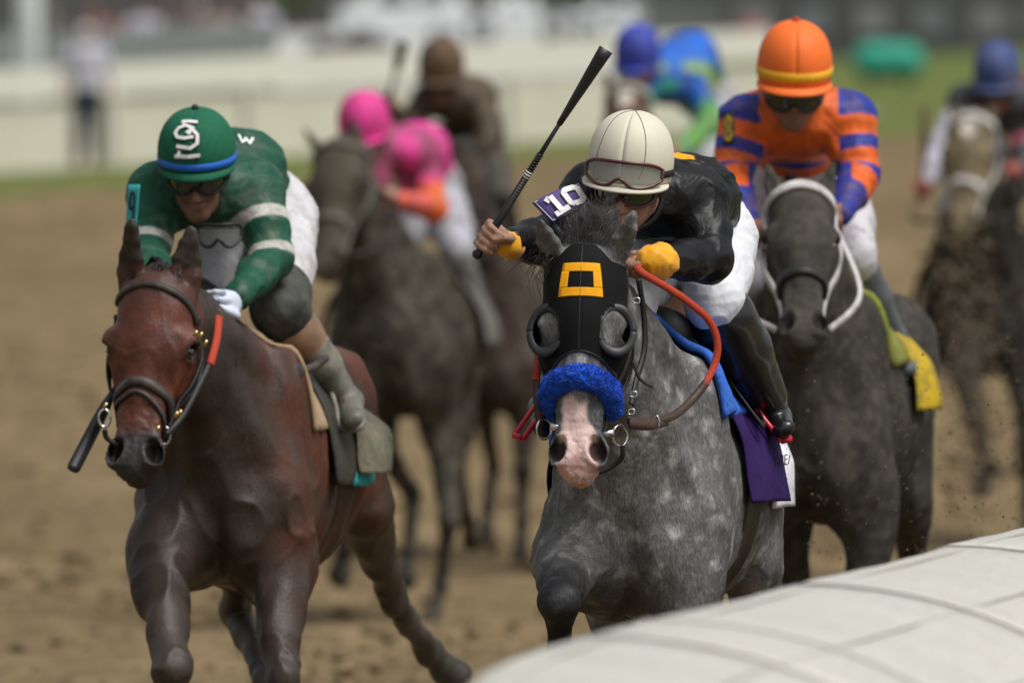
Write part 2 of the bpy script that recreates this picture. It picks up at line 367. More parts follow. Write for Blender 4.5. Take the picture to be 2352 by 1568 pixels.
# ---------------------------------------------------------------- inside running rail with its moulded cover
RD = V((.1455, .9894, 0)); RN = V((.9894, -.1455, 0))       # along the rail / across it, away from the track
RO = V((.176, 26.2, 0))
def rpt(s_): return RO + RD * s_ + RN * (.023 * s_ * s_ if s_ < 0 else 0)
def rail_sec(u):                                            # section of the cover: u across, height above the ground
    if u < 0: return 1.1 - .10 * (1 - math.sqrt(max(0, 1 - (u / .07) ** 2)))
    return 1.1 - .56 * (1 - math.sqrt(max(0, 1 - (u / .90) ** 2)))
WHITE = mat('weathered white rail plastic', (.57, .555, .495), .42, .06, 2, .05, 40, .4, mud=.09, mudc=(.30, .26, .20), msc=42, msharp=.10)
BEAD = mat('greyed bead', (.40, .39, .35), .6)
GAP = mat('dark rail gap', (.05, .05, .05), .8)
STEEL = mat('galvanised steel', (.35, .36, .37), .45, .1, 20, .1, metal=.8)
rail = root('running_rail', RO - RD * 12, 'white plastic running rail with a broad rounded cover in the foreground', 'rail')
us = [-.07, -.066, -.05, -.03, 0, .06, .12, .2, .28, .36, .44, .52, .6, .68, .75, .81, .86, .885]
seams = [-12, -9.2, -6.4, -3.3, -.2, 3.35, 6.6, 9.8, 13, 16.2, 19.5, 23]
rnd = random.Random(3)
for a, b in zip(seams[:-1], seams[1:]):
    m_ = MB(); nv = 15; dz = rnd.uniform(-.004, .004); g = []; gn = []
    for i in range(nv):
        s_ = a + .006 + (b - a - .012) * i / (nv - 1); row = []; rn = []
        for u in us:
            wob = .0025 * math.sin(s_ * 2.1 + u * 3) + .001 * math.sin(s_ * 7 + u * 5) + (rnd.uniform(-.004, .004) if u < 0 else 0)
            row.append(rpt(s_) + RN * (u + wob * .6) + V((0, 0, rail_sec(u) + dz + wob))); rn.append((RN * u * .9 + V((0, 0, 1))).normalized())
        g.append(row); gn.append(rn)
    m_.grid(g, .012, gn)
    pn = m_.build('cover_panel', WHITE, rail)
    for u0 in (.07, .40, .66):                              # lengthwise joints, low raised beads
        pts = [rpt(a + .03 + (b - a - .06) * i / 20) + RN * u0 + V((0, 0, rail_sec(u0) + dz + .001)) for i in range(21)]
        MB().ribbon(pts, [(RN * u0 + V((0, 0, 1))).normalized()] * 21, .006, .0022).build('bead', BEAD, pn)
for s_ in seams[1:-1]:                                      # dark rubber gaskets in the joints
    pts = [rpt(s_) + RN * u + V((0, 0, rail_sec(u) - .001)) for u in us]
    MB().ribbon(pts, [(RN * max(u, 0) + V((0, 0, 1))).normalized() for u in us], .016, .003).build('joint_gasket', GAP, rail)
pts = [rpt(.75) + RN * u + V((0, 0, rail_sec(u) + .001)) for u in us[3:]]
MB().ribbon(pts, [(RN * max(u, 0) + V((0, 0, 1))).normalized() for u in us[3:]], .012, .003).build('repair_strip', mat('grey sealing tape', (.34, .33, .30), .7), rail)
for s_ in seams[:-1]:
    MB().tube([rpt(s_ + 1.4) + RN * .55 + V((0, 0, -.1)), rpt(s_ + 1.4) + RN * .55 + V((0, 0, .7)), rpt(s_ + 1.4) + RN * .3 + V((0, 0, .95)), rpt(s_ + 1.4) + RN * .02 + V((0, 0, 1.02))], .03, 8).build('post', STEEL, rail)

# ================================================================ HORSES
def frame(base, psi):
    f = V((-math.sin(psi), -math.cos(psi), 0)); l = V((-f.y, f.x, 0))
    return f, l, (lambda x, y, z: V(base) + f * x + l * y + V((0, 0, z)))
def leg_front(B, W, s, el, kn, fe, ho, l, f):
    sh = W(.58, .15 * s, 1.06)
    B.cone(sh, el, .10, .10, .09)
    ax = (kn - el).normalized()
    B.loft(el - ax * .03, kn + (el - kn) * .35, (.086, .105), (.058, .064), l, .075)
    B.cone(kn + (el - kn) * .4, kn, .058, .049, .03)
    B.ell(el + (kn - el) * .22 + l * s * .028, (.062, .066, .14), (l, ax.cross(l), ax), .05)
    B.ell(kn, (.052, .056, .07), (l, ax.cross(l), ax), .02)
    B.cone(kn, fe, .041, .033, .03); B.ell(fe, (.04, .043, .045), k=.02)
    hoof(B, fe, ho, l)
def hoof(B, fe, ho, l):
    d = (ho - fe).normalized(); B.cone(fe, ho - d * .06, .034, .034, .015); B.cone(ho - d * .055, ho, .044, .058, .01)
def leg_hind(B, W, s, st, hk, fe, ho, l, f):
    hip = W(-.58, .13 * s, 1.32)
    B.loft(hip, st, (.13, .22), (.085, .13), l, .08)
    B.loft(W(-.74, .13 * s, 1.2), st + (hk - st) * .25, (.10, .13), (.06, .09), l, .06)
    ax = (hk - st).normalized()
    B.loft(st, hk, (.068, .10), (.036, .05), l, .05)
    B.ell(hk, (.042, .058, .06), (l, ax.cross(l), ax), .02)
    d = (fe - hk).normalized(); B.cone(hk + (hk - fe).normalized() * .05 - f * .02, hk, .024, .03, .02)
    B.cone(hk, fe, .04, .033, .02); B.ell(fe, (.041, .044, .046), k=.02); hoof(B, fe, ho, l)
POSE_A = dict(FR=((.55, -.17, .92), (.85, -.17, .80), (.80, -.17, .52), (.68, -.17, .44)), FL=((.50, .17, .90), (.58, .17, .50), (.60, .17, .22), (.66, .17, .04)),
              HL=((-.38, .2, .92), (-.85, .18, .62), (-1.05, .17, .35), (-1.17, .17, .30)), HR=((-.3, -.2, .9), (-.55, -.17, .5), (-.25, -.15, .28), (-.15, -.15, .14)))
POSE_B = dict(FR=((.52, -.17, .92), (.62, -.17, .50), (.66, -.17, .20), (.72, -.17, .04)), FL=((.55, .17, .92), (.90, .17, .86), (.88, .17, .58), (.76, .17, .48)),
              HL=((-.32, .2, .92), (-.6, .18, .52), (-.4, .17, .25), (-.32, .17, .1)), HR=((-.36, -.2, .9), (-.8, -.17, .6), (-1.0, -.15, .38), (-1.1, -.15, .3)))
def pose_world(pose, W): return {k: [W(*q) for q in v] for k, v in pose.items()}

class Horse:
    """One continuous body from smooth unions; parts are hung on it with surf()."""
    def __init__(s, base, psi, poll, nose, legs, label, h=.007, ears=None, headlat=None, col=None, m=None, group='racehorses galloping in the field', eye=True, drop=0.0, earlen=.15, fat=1.0, neckmid=None, hw=1.2, earw=1.0, wide=1.0, rid=.009):
        s.f, s.l, W0 = frame(V(base) + V((0, 0, drop)), psi); f, l = s.f, s.l; W = s.W = (lambda x, y, z: W0(x, y * wide, z))
        s.root = root('horse', base, label, 'horse', group); B = s.B = Body()
        # ---- trunk
        st = [(.60, 1.16, .165, .24), (.44, 1.19, .215, .345), (.22, 1.165, .265, .365), (-.05, 1.15, .29, .35), (-.30, 1.18, .285, .32), (-.55, 1.255, .26, .285), (-.74, 1.27, .20, .225)]
        for a, b in zip(st[:-1], st[1:]): B.loft(W(a[0], 0, a[1]), W(b[0], 0, b[1]), (a[2] * fat, a[3]), (b[2] * fat, b[3]), l, .05)
        B.cone(W(.46, 0, 1.45), W(.12, 0, 1.42), .10, .09, .09)                     # withers
        for sg in (-1, 1):
            B.ell(W(.46, .165 * sg, 1.20), (.085, .15, .33), (l + f * .25 * sg, f + V((0, 0, .0)), V((0, 0, 1)) - f * .35), .05)     # shoulder blade
            B.ell(W(.56, .15 * sg, 1.06), (.09, .09, .18), (l, f, (0, 0, 1)), .09)       # point of the shoulder
            B.ell(W(.665, .075 * sg, 1.01), (.086, .095, .16), (l, f, V((0, 0, 1)) + l * .12 * sg), .05)     # breast
            B.ell(W(.56, .095 * sg, .90), (.09, .10, .10), (l, f, (0, 0, 1)), .07)
            B.ell(W(-.50, .15 * sg, 1.38), (.12, .24, .16), (l, f, (0, 0, 1)), .06)        # croup
        B.cone(W(-.1, 0, 1.44), W(-.6, 0, 1.50), .06, .07, .09)
        # ---- neck
        ax = (nose - poll).normalized(); lat = (headlat or l) - ax * ax.dot(headlat or l); lat.normalize(); nr = ax.cross(lat)
        s.poll, s.nose, s.ax, s.lat, s.nr, s.L = poll, nose, ax, lat, nr, (nose - poll).length
        nb = W(.46, 0, 1.32); ne = poll - nr * .06 + ax * .05; nm = neckmid or (nb + ne) * .5 + V((0, 0, .015))
        nq = (nb + nm) * .5
        B.loft(nb, nq, (.165, .30), (.135, .245), l, .07); B.loft(nq, nm, (.135, .245), (.11, .20), l, .05); B.loft(nm, ne, (.11, .20), (.078, .125), (l + lat), .04)
        for sg in (-1, 1):                                                          # neck muscles and jugular groove
            B.cone(W(.60, .13 * sg, 1.16), nm + l * sg * .075 - V((0, 0, .10)), .085, .05, .03)
            B.cone(W(.40, .10 * sg, 1.42), nm + l * sg * .06 + V((0, 0, .06)), .09, .06, .04)
        B.cone(W(.66, 0, 1.14), nm - V((0, 0, .15)), .09, .06, .04)
        B.cone(W(.785, 0, 1.06), W(.75, 0, .86), .004, .014, .045, -1)                  # groove down the breast
        # ---- head
        def H(t, y, z): return poll + ax * t * s.L + lat * y * hw + nr * z
        s.H = H
        B.ell(H(.12, 0, -.055), (.088 * hw, .095, .12), (lat, nr, ax), .03)
        B.loft(H(.10, 0, -.045), H(.36, 0, -.06), (.082 * hw, .09), (.098 * hw, .105), lat, .03)
        B.loft(H(.36, 0, -.06), H(.60, 0, -.065), (.094 * hw, .10), (.062 * hw, .078), lat, .03)
        B.loft(H(.60, 0, -.062), H(.88, 0, -.055), (.058 * hw, .076), (.046 * hw, .055), lat, .03)
        B.cone(H(.30, 0, .005), H(.86, 0, -.018), .045, .028, .03)                   # bridge of the nose
        B.ell(H(.22, 0, .005), (.065 * hw, .04, .10), (lat, nr, ax), .04)                 # forehead
        for sg in (-1, 1):
            B.ell(H(.40, .062 * sg, -.12), (.038 * hw, .095, .125), (lat, nr, ax), .025)   # jaw
            B.ell(H(.325, .083 * sg, -.028), (.034 * hw, .036, .052), (lat + nr * .3 * sg * 0, nr, ax), .02)    # brow
            B.cone(H(.30, .074 * sg, .0), H(.40, .094 * sg, -.03), .02, .016, .02)
            B.ell(H(.365, .098 * sg, -.030), (.02 * hw, .026, .03), (lat, nr, ax), .008, -1)  # eye socket
            B.cone(H(.44, .078 * sg, -.035), H(.62, .058 * sg, -.045), .017, .010, .012)  # facial crest
            B.cone(H(.62, .040 * sg, -.02), H(.86, .036 * sg, -.012), .022, .024, .02)
            B.ell(H(.895, .043 * sg, -.010), (.027 * hw, .034, .052), (lat + nr * .3 * sg, nr, ax - lat * .2 * sg), .012)   # nostril wing
        B.ell(H(.940, 0, -.048), (.054 * hw, .055, .055), (lat, nr, ax), .025)
        B.ell(H(.985, 0, -.038), (.038 * hw, .03, .034), (lat, nr, ax), .018)              # upper lip
        B.ell(H(.97, 0, -.085), (.036 * hw, .034, .042), (lat, nr, ax), .012)              # lower lip and chin
        for sg in (-1, 1):
            B.ell(H(.898, .045 * sg, .012), (.019 * hw, .048, .037), (lat + nr * .2 * sg, nr, ax - lat * .35 * sg), .008, -1)
        for sg, tip in zip((-1, 1), ears or (None, None)):
            b0 = H(.05, .066 * sg, -.03); tip = tip or b0 - ax * earlen * .9 + lat * sg * .035 + nr * .04; dd = tip - b0
            wv = (lat * .85 - nr * .4 * sg); ew = earw
            es = [(-.15, .024, .022), (.22, .031, .018), (.48, .030, .014), (.72, .021, .010), (.90, .011, .007), (1.0, .004, .004)]
            for q0, q1 in zip(es[:-1], es[1:]): B.loft(b0 + dd * q0[0], b0 + dd * q1[0], (q0[1] * ew, q0[2]), (q1[1] * ew, q1[2]), wv, .012)
            fr = wv.cross(dd).normalized(); fr = fr if fr.dot(nr) > 0 else -fr
            B.ell(b0 + dd * .42 + fr * .016, (.017 * ew, .009, dd.length * .32), (wv, fr, dd), .008, -1)
        for nme, sg in (('FR', -1), ('FL', 1)): leg_front(B, W, sg, *legs[nme], l, f)
        for nme, sg in (('HR', -1), ('HL', 1)): leg_hind(B, W, sg, *legs[nme], l, f)
        s.legs = legs
        v, fc = B.mesh(h); s.v = v; s.bvh = bvh_of(v, fc); n = vnormals(v, fc)
        if h < .01:
            q = v * np.array([1, 1, .3]) + .05 * np.stack([vnoise(v, 4, 31 + k) - .5 for k in range(3)], 1) * 2
            rg = 1 - np.abs(2 * vnoise(q, 13, 7) - 1); vn = np.exp(-((vnoise(v * np.array([1, 1, .38]), 8.5, 19) - .5) / .02) ** 2)
            inh = ((v - np.array(poll)) @ np.array(ax) / s.L > -.05) & (np.linalg.norm(v - np.array(H(.5, 0, -.05)), axis=1) < .45)
            v += n * ((vnoise(v, 22, 1) - .5) * .004 + (vnoise(v, 9, 2) - .5) * .008 + (rg ** 2 - .35) * rid * np.where(inh, .25, 1) + vn * .002)[:, None]
            mz = (((v - np.array(poll)) @ np.array(ax) / s.L > .66) & inh); wr_ = 1 - np.abs(2 * vnoise(v, 55, 21) - 1); v += n * (mz * ((wr_ ** 3) * -.0035 + (vnoise(v, 120, 5) - .5) * .002))[:, None]
        q = v - np.array(poll); s.ht = q @ np.array(ax) / s.L; s.hl = q @ np.array(lat); s.hn = q @ np.array(nr)
        s.ishead = (s.ht > -.05) & (s.ht < 1.15) & (np.abs(s.hl) < .15) & (s.hn > -.2)
        s.body = obj('body', v, fc, m, s.root, col=col(s, v))
        if eye:
            for sg in (-1, 1):
                MB().ball(H(.365, .088 * sg, -.034), .022, n=10).build('eye', EYE, s.root)
    def surf(s, t, th, off=.003, back=-.06):         # a point on the head: t along it, th round it in degrees
        a = math.radians(th); d = s.nr * math.cos(a) + s.lat * math.sin(a); o = s.H(t, 0, back)
        r = s.bvh.ray_cast(o, d, .3)
        if r[0] is None: return o + d * .08, d
        n = r[1] if r[1].dot(d) > 0 else -r[1]
        return r[0] + (n * .5 + d * .5).normalized() * off, (n + d).normalized()
    def strap(s, name, tth, wd, th, m, parent, off=.002, n=6, back=-.06):
        ks = [V((a, b, 0)) for a, b in tth]; pts = []; ns = []
        for q in spline(ks, n):
            p, nn = s.surf(q.x, q.y, off, back); pts.append(p); ns.append(nn)
        return MB().ribbon(pts, ns, wd, th).build(name, m, parent), pts
    def trunk(s, x, th, off=.004, zc=1.15, yc=0):      # a point on the barrel: x along it, th round it (0 = top, + = near left side)
        a = math.radians(th); d = V((0, 0, math.cos(a))) + s.l * math.sin(a); o = s.W(x, yc, zc)
        r = s.bvh.ray_cast(o + d * .75, -d, .75)
        if r[0] is None: return o + d * .3, d
        return r[0] + d * off, d
    def cloth(s, name, xs, th0, th1, m, off=.008, thick=.006, n=24, wave=.0, parent=None, hang=None, flare=0., flarex=0.):
        g = []; gn = []
        for i, x in enumerate(xs):
            row = []; rn = []
            for j in range(n):
                th = th0 + (th1 - th0) * j / (n - 1); p, d = s.trunk(x, th, off + wave * (.5 + .5 * math.sin(i * .9 + j * .25)))
                if hang and abs(th) > hang:             # lower edge hangs free of the belly
                    q, d2 = s.trunk(x, math.copysign(hang, th), off); p = V((q.x, q.y, p.z)) + s.l * math.copysign(.012 + wave * math.sin(i * 1.3), th)
                p = p + s.l * flare * ((th - th0) / (th1 - th0)) ** 2 * math.copysign(1, th) + s.l * flarex * (i / (len(xs) - 1)) * min(1, 2.5 * (th - th0) / (th1 - th0)) * math.copysign(1, th)
                row.append(p); rn.append(d)
            g.append(row); gn.append(rn)
        return MB().grid(g, thick, gn).build(name, m, parent or s.root)
EYE = mat('dark wet eye', (.012, .008, .006), .08, 0, spec=.8, coat=.8)
LEATHER = mat('worn black bridle leather', (.018, .017, .016), .5, .3, 60, .3, 300, .4)
BROWN = mat('dark brown rein leather', (.05, .028, .02), .5, .25, 60, .2, 300)
BRASS = mat('brass buckle', (.55, .42, .16), .35, .1, metal=1)
CHROME = mat('bright steel bit', (.7, .7, .7), .2, .05, metal=1)
def lerp(c, d, w): return c * (1 - w[:, None]) + np.array(d) * w[:, None]

# ================================================================ RIDERS
SKIN = mat('weathered skin', (.36, .195, .14), .5, .22, 30, .5, 140, .35, mud=.03, mudc=(.16, .09, .07), msc=55, msharp=.08)
SKIN_D = mat('muddy tanned skin', (.25, .12, .082), .5, .25, 30, .5, 140, mud=.06, mudc=(.12, .08, .055), msc=45, msharp=.08)
FRAME_B = mat('black goggle frame', (.015, .014, .014), .4)
FRAME_R = mat('dark red goggle frame', (.075, .018, .016), .3, coat=.4)
LENS_C = glass('clear goggle lens greyed with sky sheen', (.30, .30, .27), .55)  # pale grey tint paints the sky's reflection into the clear lens
LENS_D = glass('smoked goggle lens', (.03, .026, .024), .93)
LENS_G = glass('grey goggle lens', (.16, .16, .155), .6)
BLACKCLOTH = mat('black elastic', (.012, .012, .013), .75)
def fist(B, c, wrist, g, r=.016, fs=1.0, thumb=1, flip=1):
    """palm, four curled fingers and a thumb closed round a bar of radius r through c along g"""
    g = V(g).normalized(); e1 = V(wrist) - V(c); e1 = (e1 - g * e1.dot(g)).normalized(); e2 = g.cross(e1) * flip
    def at(ang, rad, off):
        a = math.radians(ang); return V(c) + (e1 * math.cos(a) + e2 * math.sin(a)) * rad + g * off
    B.cone(V(wrist), at(15, .05, 0), .027, .032, .02)
    B.ell(at(25, .036, 0), (.022, .034, .042), (e1 * math.cos(.6) + e2 * math.sin(.6), e2 * math.cos(.6) - e1 * math.sin(.6), g), .015)
    for i, (o, q, ln) in enumerate(((.033, .0098, 1.0), (.012, .0104, 1.04), (-.010, .0100, 1.0), (-.031, .0088, .92))):
        R = r + .010
        pts = [at(48, R + .018, o * fs), at(105, R + .012, o * fs * 1.04), at(165, R + .004, o * fs), at(228 * ln, R, o * fs * .95), at(275 * ln, R + .001, o * fs * .92)]
        B.chain(pts, [q * 1.2, q * 1.15, q * 1.05, q * .98, q * .85], .005)
    B.chain([at(-18, .042, .016), at(-62, r + .024, .034 * thumb), at(-100, r + .019, .030 * thumb), at(-138, r + .018, .012 * thumb)], [.017, .0135, .0115, .0095], .006)
def helmet_fn(c, fw, up, a=.124, b=.150, cz=.165, sk=.06):
    up = V(up).normalized(); fw = V(fw); fw = (fw - up * fw.dot(up)).normalized(); lt = up.cross(fw)
    def hp(th, v, off=0.):                    # th degrees from the front (+ = wearer's left), v 0 crown .. 1 rim
        t = math.radians(th); rad = fw * math.cos(t) * b + lt * math.sin(t) * a; ro = fw * math.cos(t) + lt * math.sin(t)
        if v < .75:
            ph = v / .75 * math.pi / 2; n = (ro * math.sin(ph) + up * math.cos(ph)).normalized(); return c + rad * math.sin(ph) ** .84 + up * cz * math.cos(ph) ** .94 + n * off, n
        q = (v - .75) / .25; return c + rad * (1 - .035 * q) - up * sk * q + ro * off, ro
    return hp, fw, lt, up
def make_helmet(parent, c, fw, up, m, brim=None, button=None, seams=None, seamm=None, brim_len=.032, **kw):
    hp, fw, lt, up = helmet_fn(c, fw, up, **kw); nu, nv = 48, 22; g = []; gn = []
    for i in range(nv + 1):
        rows = [hp(360 * j / nu, max(i / nv, .004)) for j in range(nu + 1)]; g.append([r[0] for r in rows]); gn.append([r[1] for r in rows])
    g = g[::-1]; gn = gn[::-1]
    ho = MB().grid(g, .006, gn).build('helmet', m, parent)
    if brim:
        rows = []; ns = []
        for i in range(5):
            q = i / 4; r = []; n_ = []
            for j in range(29):
                th = -78 + 156 * j / 28; p, n = hp(th, .97); k = max(0, math.cos(math.radians(th * 90 / 80))) ** .6
                r.append(p + n * (brim_len * q * k + .001) - up * (.004 + .018 * q * q * k)); n_.append(up)
            rows.append(r); ns.append(n_)
        MB().grid(rows, .005, ns).build('brim', brim, ho)
    if button: 
        p, n = hp(0, 0); MB().ball(p + up * .004, (.012, .012, .010), (lt, fw, up), 8).build('button', button, ho)
    for th in seams or ():
        pts = [hp(th + 10 * math.sin(i / 20 * 3.1), i / 20 * .95 + .005, .0006)[0] for i in range(20)]
        MB().tube(pts, .0011, 5).build('seam', seamm, ho)
    return ho, hp, fw, lt, up
def make_goggles(parent, c, fw, lt, up, a, b, z, hh, lens, fr, strapr=None, span=72, tilt=0, name='goggles', strapm=None, strap_z=0):
    def gp(s_, v, off=0.):
        t = math.radians(span * s_); half = hh * (1 - .6 * abs(s_) ** 4); lo = -half + .022 * math.exp(-(s_ / .17) ** 2) - .004 * math.exp(-((abs(s_) - .45) / .25) ** 2)
        zz = lo + (half - lo) * (v + 1) / 2; ro = fw * math.cos(t) + lt * math.sin(t)
        return c + fw * math.cos(t) * (b + off) + lt * math.sin(t) * (a + off) + up * (z + zz + tilt * s_) + fw * (-.010 * (v * .5)), ro
    n = 26; g = [[gp(-1 + 2 * j / n, -1 + 2 * i / 6)[0] for j in range(n + 1)] for i in range(7)]
    gg = MB().grid(g).build(name, lens, parent)
    bd = [gp(-1 + 2 * j / n, -1, .002)[0] for j in range(n + 1)] + [gp(1, -1 + 2 * i / 6, .002)[0] for i in range(1, 6)] + [gp(1 - 2 * j / n, 1, .002)[0] for j in range(n + 1)] + [gp(-1, 1 - 2 * i / 6, .002)[0] for i in range(1, 6)]
    MB().tube(bd, .0052, 7, closed=True).build('goggle_frame', fr, gg)
    if strapr:
        pts = []; ns = []
        for j in range(25):
            th = math.radians(span + (360 - 2 * span) * j / 24); ro = fw * math.cos(th) + lt * math.sin(th); k = math.sin(math.pi * j / 24)
            pts.append(c + fw * math.cos(th) * strapr[1] + lt * math.sin(th) * strapr[0] + up * (z + strap_z * k + tilt * (1 - 2 * j / 24))); ns.append(ro)
        MB().ribbon(pts, ns, .02, .002).build('goggle_strap', strapm or BLACKCLOTH, gg)
    return gg
def cloth_disp(v, fc, amp, fr, seed, squash=(1, 1, 1)):
    n = vnormals(v, fc); p = v * np.array(squash)
    p = p + .08 * np.stack([vnoise(v, 5, seed + k) - .5 for k in range(3)], 1) * 2
    r = 1 - np.abs(2 * vnoise(p, fr, seed) - 1); r2 = 1 - np.abs(2 * vnoise(p, fr * 2.1, seed + 3) - 1)
    return v + n * ((r ** 2 - .35) * amp + (r2 ** 2 - .35) * amp * .45)[:, None]
def jockey(base, J, label, h=.006, jacket=None, jcol=None, breeches=None, boots=None, skin=None, glove=None, group='jockeys riding in the race', wrinkle=.006, kneeband=None, collar=None, grip=None, sq=(1, 1, 1), face=True, bootr=1.0, seed=1):
    R = root('person', base, label, 'person', group); skin = skin or SKIN
    c, fw, up = J['head'], V(J['fw']).normalized(), V(J['up']).normalized(); fw = (fw - up * fw.dot(up)).normalized(); lt = up.cross(fw)
    side = (J['shL'] - J['shR']).normalized(); pel, nk = J['pelvis'], J['neck']; mid = (J['shL'] + J['shR']) * .5
    spine = J.get('spine') or (pel + mid) * .5 + V((0, 0, .06))
    def fx(l_, f_, u_): return c + lt * l_ + fw * f_ + up * u_
    # body: one skin surface from head to feet
    B = Body()
    B.ell(fx(0, -.005, -.02), (.074, .094, .10), (lt, fw, up), .02).ell(fx(0, .022, -.10), (.062, .07, .088), (lt, fw, up), .03)
    B.ell(fx(0, .058, -.178), (.026, .024, .022), (lt, fw, up), .025).cone(fx(.05, 0, -.14), fx(.015, .055, -.182), .02, .018, .03).cone(fx(-.05, 0, -.14), fx(-.015, .055, -.182), .02, .018, .03)
    if face:
        B.cone(fx(0, .084, -.072), fx(0, .108, -.122), .010, .0145, .014).ell(fx(.014, .094, -.127), (.009, .010, .008), k=.008).ell(fx(-.014, .094, -.127), (.009, .010, .008), k=.008)
        B.ell(fx(0, .083, -.148), (.026, .012, .0075), (lt, fw, up), .008).ell(fx(0, .082, -.160), (.023, .012, .008), (lt, fw, up), .006)
        for sg in (-1, 1):
            B.ell(fx(.036 * sg, .068, -.105), (.022, .018, .02), k=.02).ell(fx(.074 * sg, -.01, -.09), (.012, .022, .034), (lt, fw, up), .01).ell(fx(.03 * sg, .088, -.078), (.014, .010, .009), k=.006, op=-1)
    B.cone(fx(0, -.02, -.11), nk, .055, .062, .03)
    B.loft(pel, spine, (.13, .10), (.13, .10), side, .04).loft(spine, mid, (.13, .10), (.165, .105), side, .04).cone(J['shR'], J['shL'], .06, .06, .04)
    for S in 'RL':
        B.chain([J['sh' + S], J['el' + S], J['wr' + S]], [.05, .04, .028], .03); B.chain([J['hip' + S], J['kn' + S], J['an' + S]], [.085, .055, .028], .03); B.cone(J['an' + S], J['an' + S] + (J['to' + S] - J['an' + S]) * .3, .022, .014, .02)
    gl = None
    for S in 'RL':
        ha = J.get('ha' + S)
        if ha is None: continue
        tgt = B if not (glove and S in glove[1]) else Body()
        g_ = (grip or {}).get(S, side); fist(tgt, ha, J['wr' + S], g_, flip=(J.get('flip' + S, 1)), thumb=J.get('th' + S, 1), r=J.get('gr' + S, .016), fs=J.get('fs' + S, 1.0))
        if tgt is not B:
            tgt.ell(ha + (J['wr' + S] - ha) * .3, (.043, .038, .045), k=.02); tgt.cone(J['wr' + S] + (J['wr' + S] - ha).normalized() * .03, J['wr' + S], .034, .034, .02); v, fc = tgt.mesh(min(h, .0055)); obj('glove', v, fc, glove[0], R)
    v, fc = B.mesh(h); bo = obj('body', v, fc, skin, R)
    # jacket
    K = Body(); wst = pel + (spine - pel) * .25
    K.loft(wst, spine, (.14, .105), (.152, .115), side, .05).loft(spine, mid, (.152, .115), (.175, .115), side, .06).cone(J['shR'], J['shL'], .088, .088, .06)
    K.cone(nk, fx(0, -.03, -.13) + (nk - fx(0, -.03, -.13)) * .55, .085, .068, .03)
    for S in 'RL':
        el, wr, sh = J['el' + S], J['wr' + S], J['sh' + S]; wr = el + (wr - el) * J.get('slv' + S, 1.0)
        K.chain([sh, sh + (el - sh) * .55, el], [.076, .069, .060], .04).chain([el, el + (wr - el) * .45, wr], [.060, .055, .040], .03)
        K.ell(el, (.063, .063, .06), k=.03)
    v, fc = K.mesh(h)
    if wrinkle: v = cloth_disp(v, fc, wrinkle * 1.6, 9, seed, sq)
    jk = obj('jacket', v, fc, jacket, R, col=(jcol(v, J, fx) if jcol else None))
    # breeches
    K = Body(); K.ell(pel, (.165, .14, .13), (side, side.cross(V((0, 0, 1))), (0, 0, 1)), .04).cone(pel, wst, .13, .13, .05)
    for S in 'RL':
        hp_, kn = J['hip' + S], J['kn' + S]; e = kn + (J['an' + S] - kn) * .10
        K.chain([hp_, hp_ + (kn - hp_) * .5, kn, e], [.112, .098, .078, .064], .04)
    v, fc = K.mesh(h)
    if wrinkle: v = cloth_disp(v, fc, wrinkle * .9, 11, seed + 7, sq)
    br = obj('breeches', v, fc, breeches, R)
    bts = []
    for S in 'RL':
        K = Body(); kn, an, to = J['kn' + S], J['an' + S], J['to' + S]; s0 = kn + (an - kn) * (.16 if kneeband is None else .46); d = (an - kn).normalized(); tf = (to - an).normalized()
        K.chain([s0, s0 + (an - s0) * .35, an - d * .05], [.069 * bootr, .063 * bootr, .046 * bootr], .02).cone(an - d * .06, an + d * .035, .046, .042, .02)
        K.loft(an + d * .035, to, (.042, .036), (.034, .024), tf.cross(d), .025).ell(an + d * .045 - tf * .03, (.038, .038, .03), k=.02)
        K.cone(s0 - d * .09, s0 - d * .045, .075, .075, .004, -1)
        v, fc = K.mesh(h)
        v = cloth_disp(v, fc, .0022, 9, seed + 9)
        bts.append(obj('boot', v, fc, boots, R))
        if kneeband:
            K = Body().chain([kn - (J['an' + S] - kn) * 0 + (J['hip' + S] - kn) * .18, kn, kn + (an - kn) * .08], [.098, .090, .076], .03); v, fc = K.mesh(h); obj('knee_sleeve', cloth_disp(v, fc, .004, 12, 4), fc, kneeband[0], R)
            K = Body().chain([kn + (an - kn) * .12, kn + (an - kn) * .30, kn + (an - kn) * .50], [.072, .070, .064], .03); v, fc = K.mesh(h); obj('boot_cuff', v, fc, kneeband[1], R)
    return dict(R=R, body=bo, jacket=jk, breeches=br, boots=bts, c=c, fw=fw, lt=lt, up=up, fx=fx)
def patch(q, bulge=.0):                          # four corners (u,v): 00 10 11 01 -> point and normal
    q = [V(p) for p in q]; n = (q[1] - q[0]).cross(q[3] - q[0]).normalized()
    if n.y > 0: n = -n
    def at(u, v, off=0.): return q[0] * (1 - u) * (1 - v) + q[1] * u * (1 - v) + q[2] * u * v + q[3] * (1 - u) * v + n * (bulge * 4 * (u * (1 - u)) + off), n
    return at
def sheet_on(at, m, name, parent, th=.003, n=8, u0=0, u1=1, v0=0, v1=1, off=0.):
    g = [[at(u0 + (u1 - u0) * j / n, v0 + (v1 - v0) * i / n, off) for j in range(n + 1)] for i in range(n + 1)]
    return MB().grid([[p[0] for p in r] for r in g], th, [[p[1] for p in r] for r in g]).build(name, m, parent)
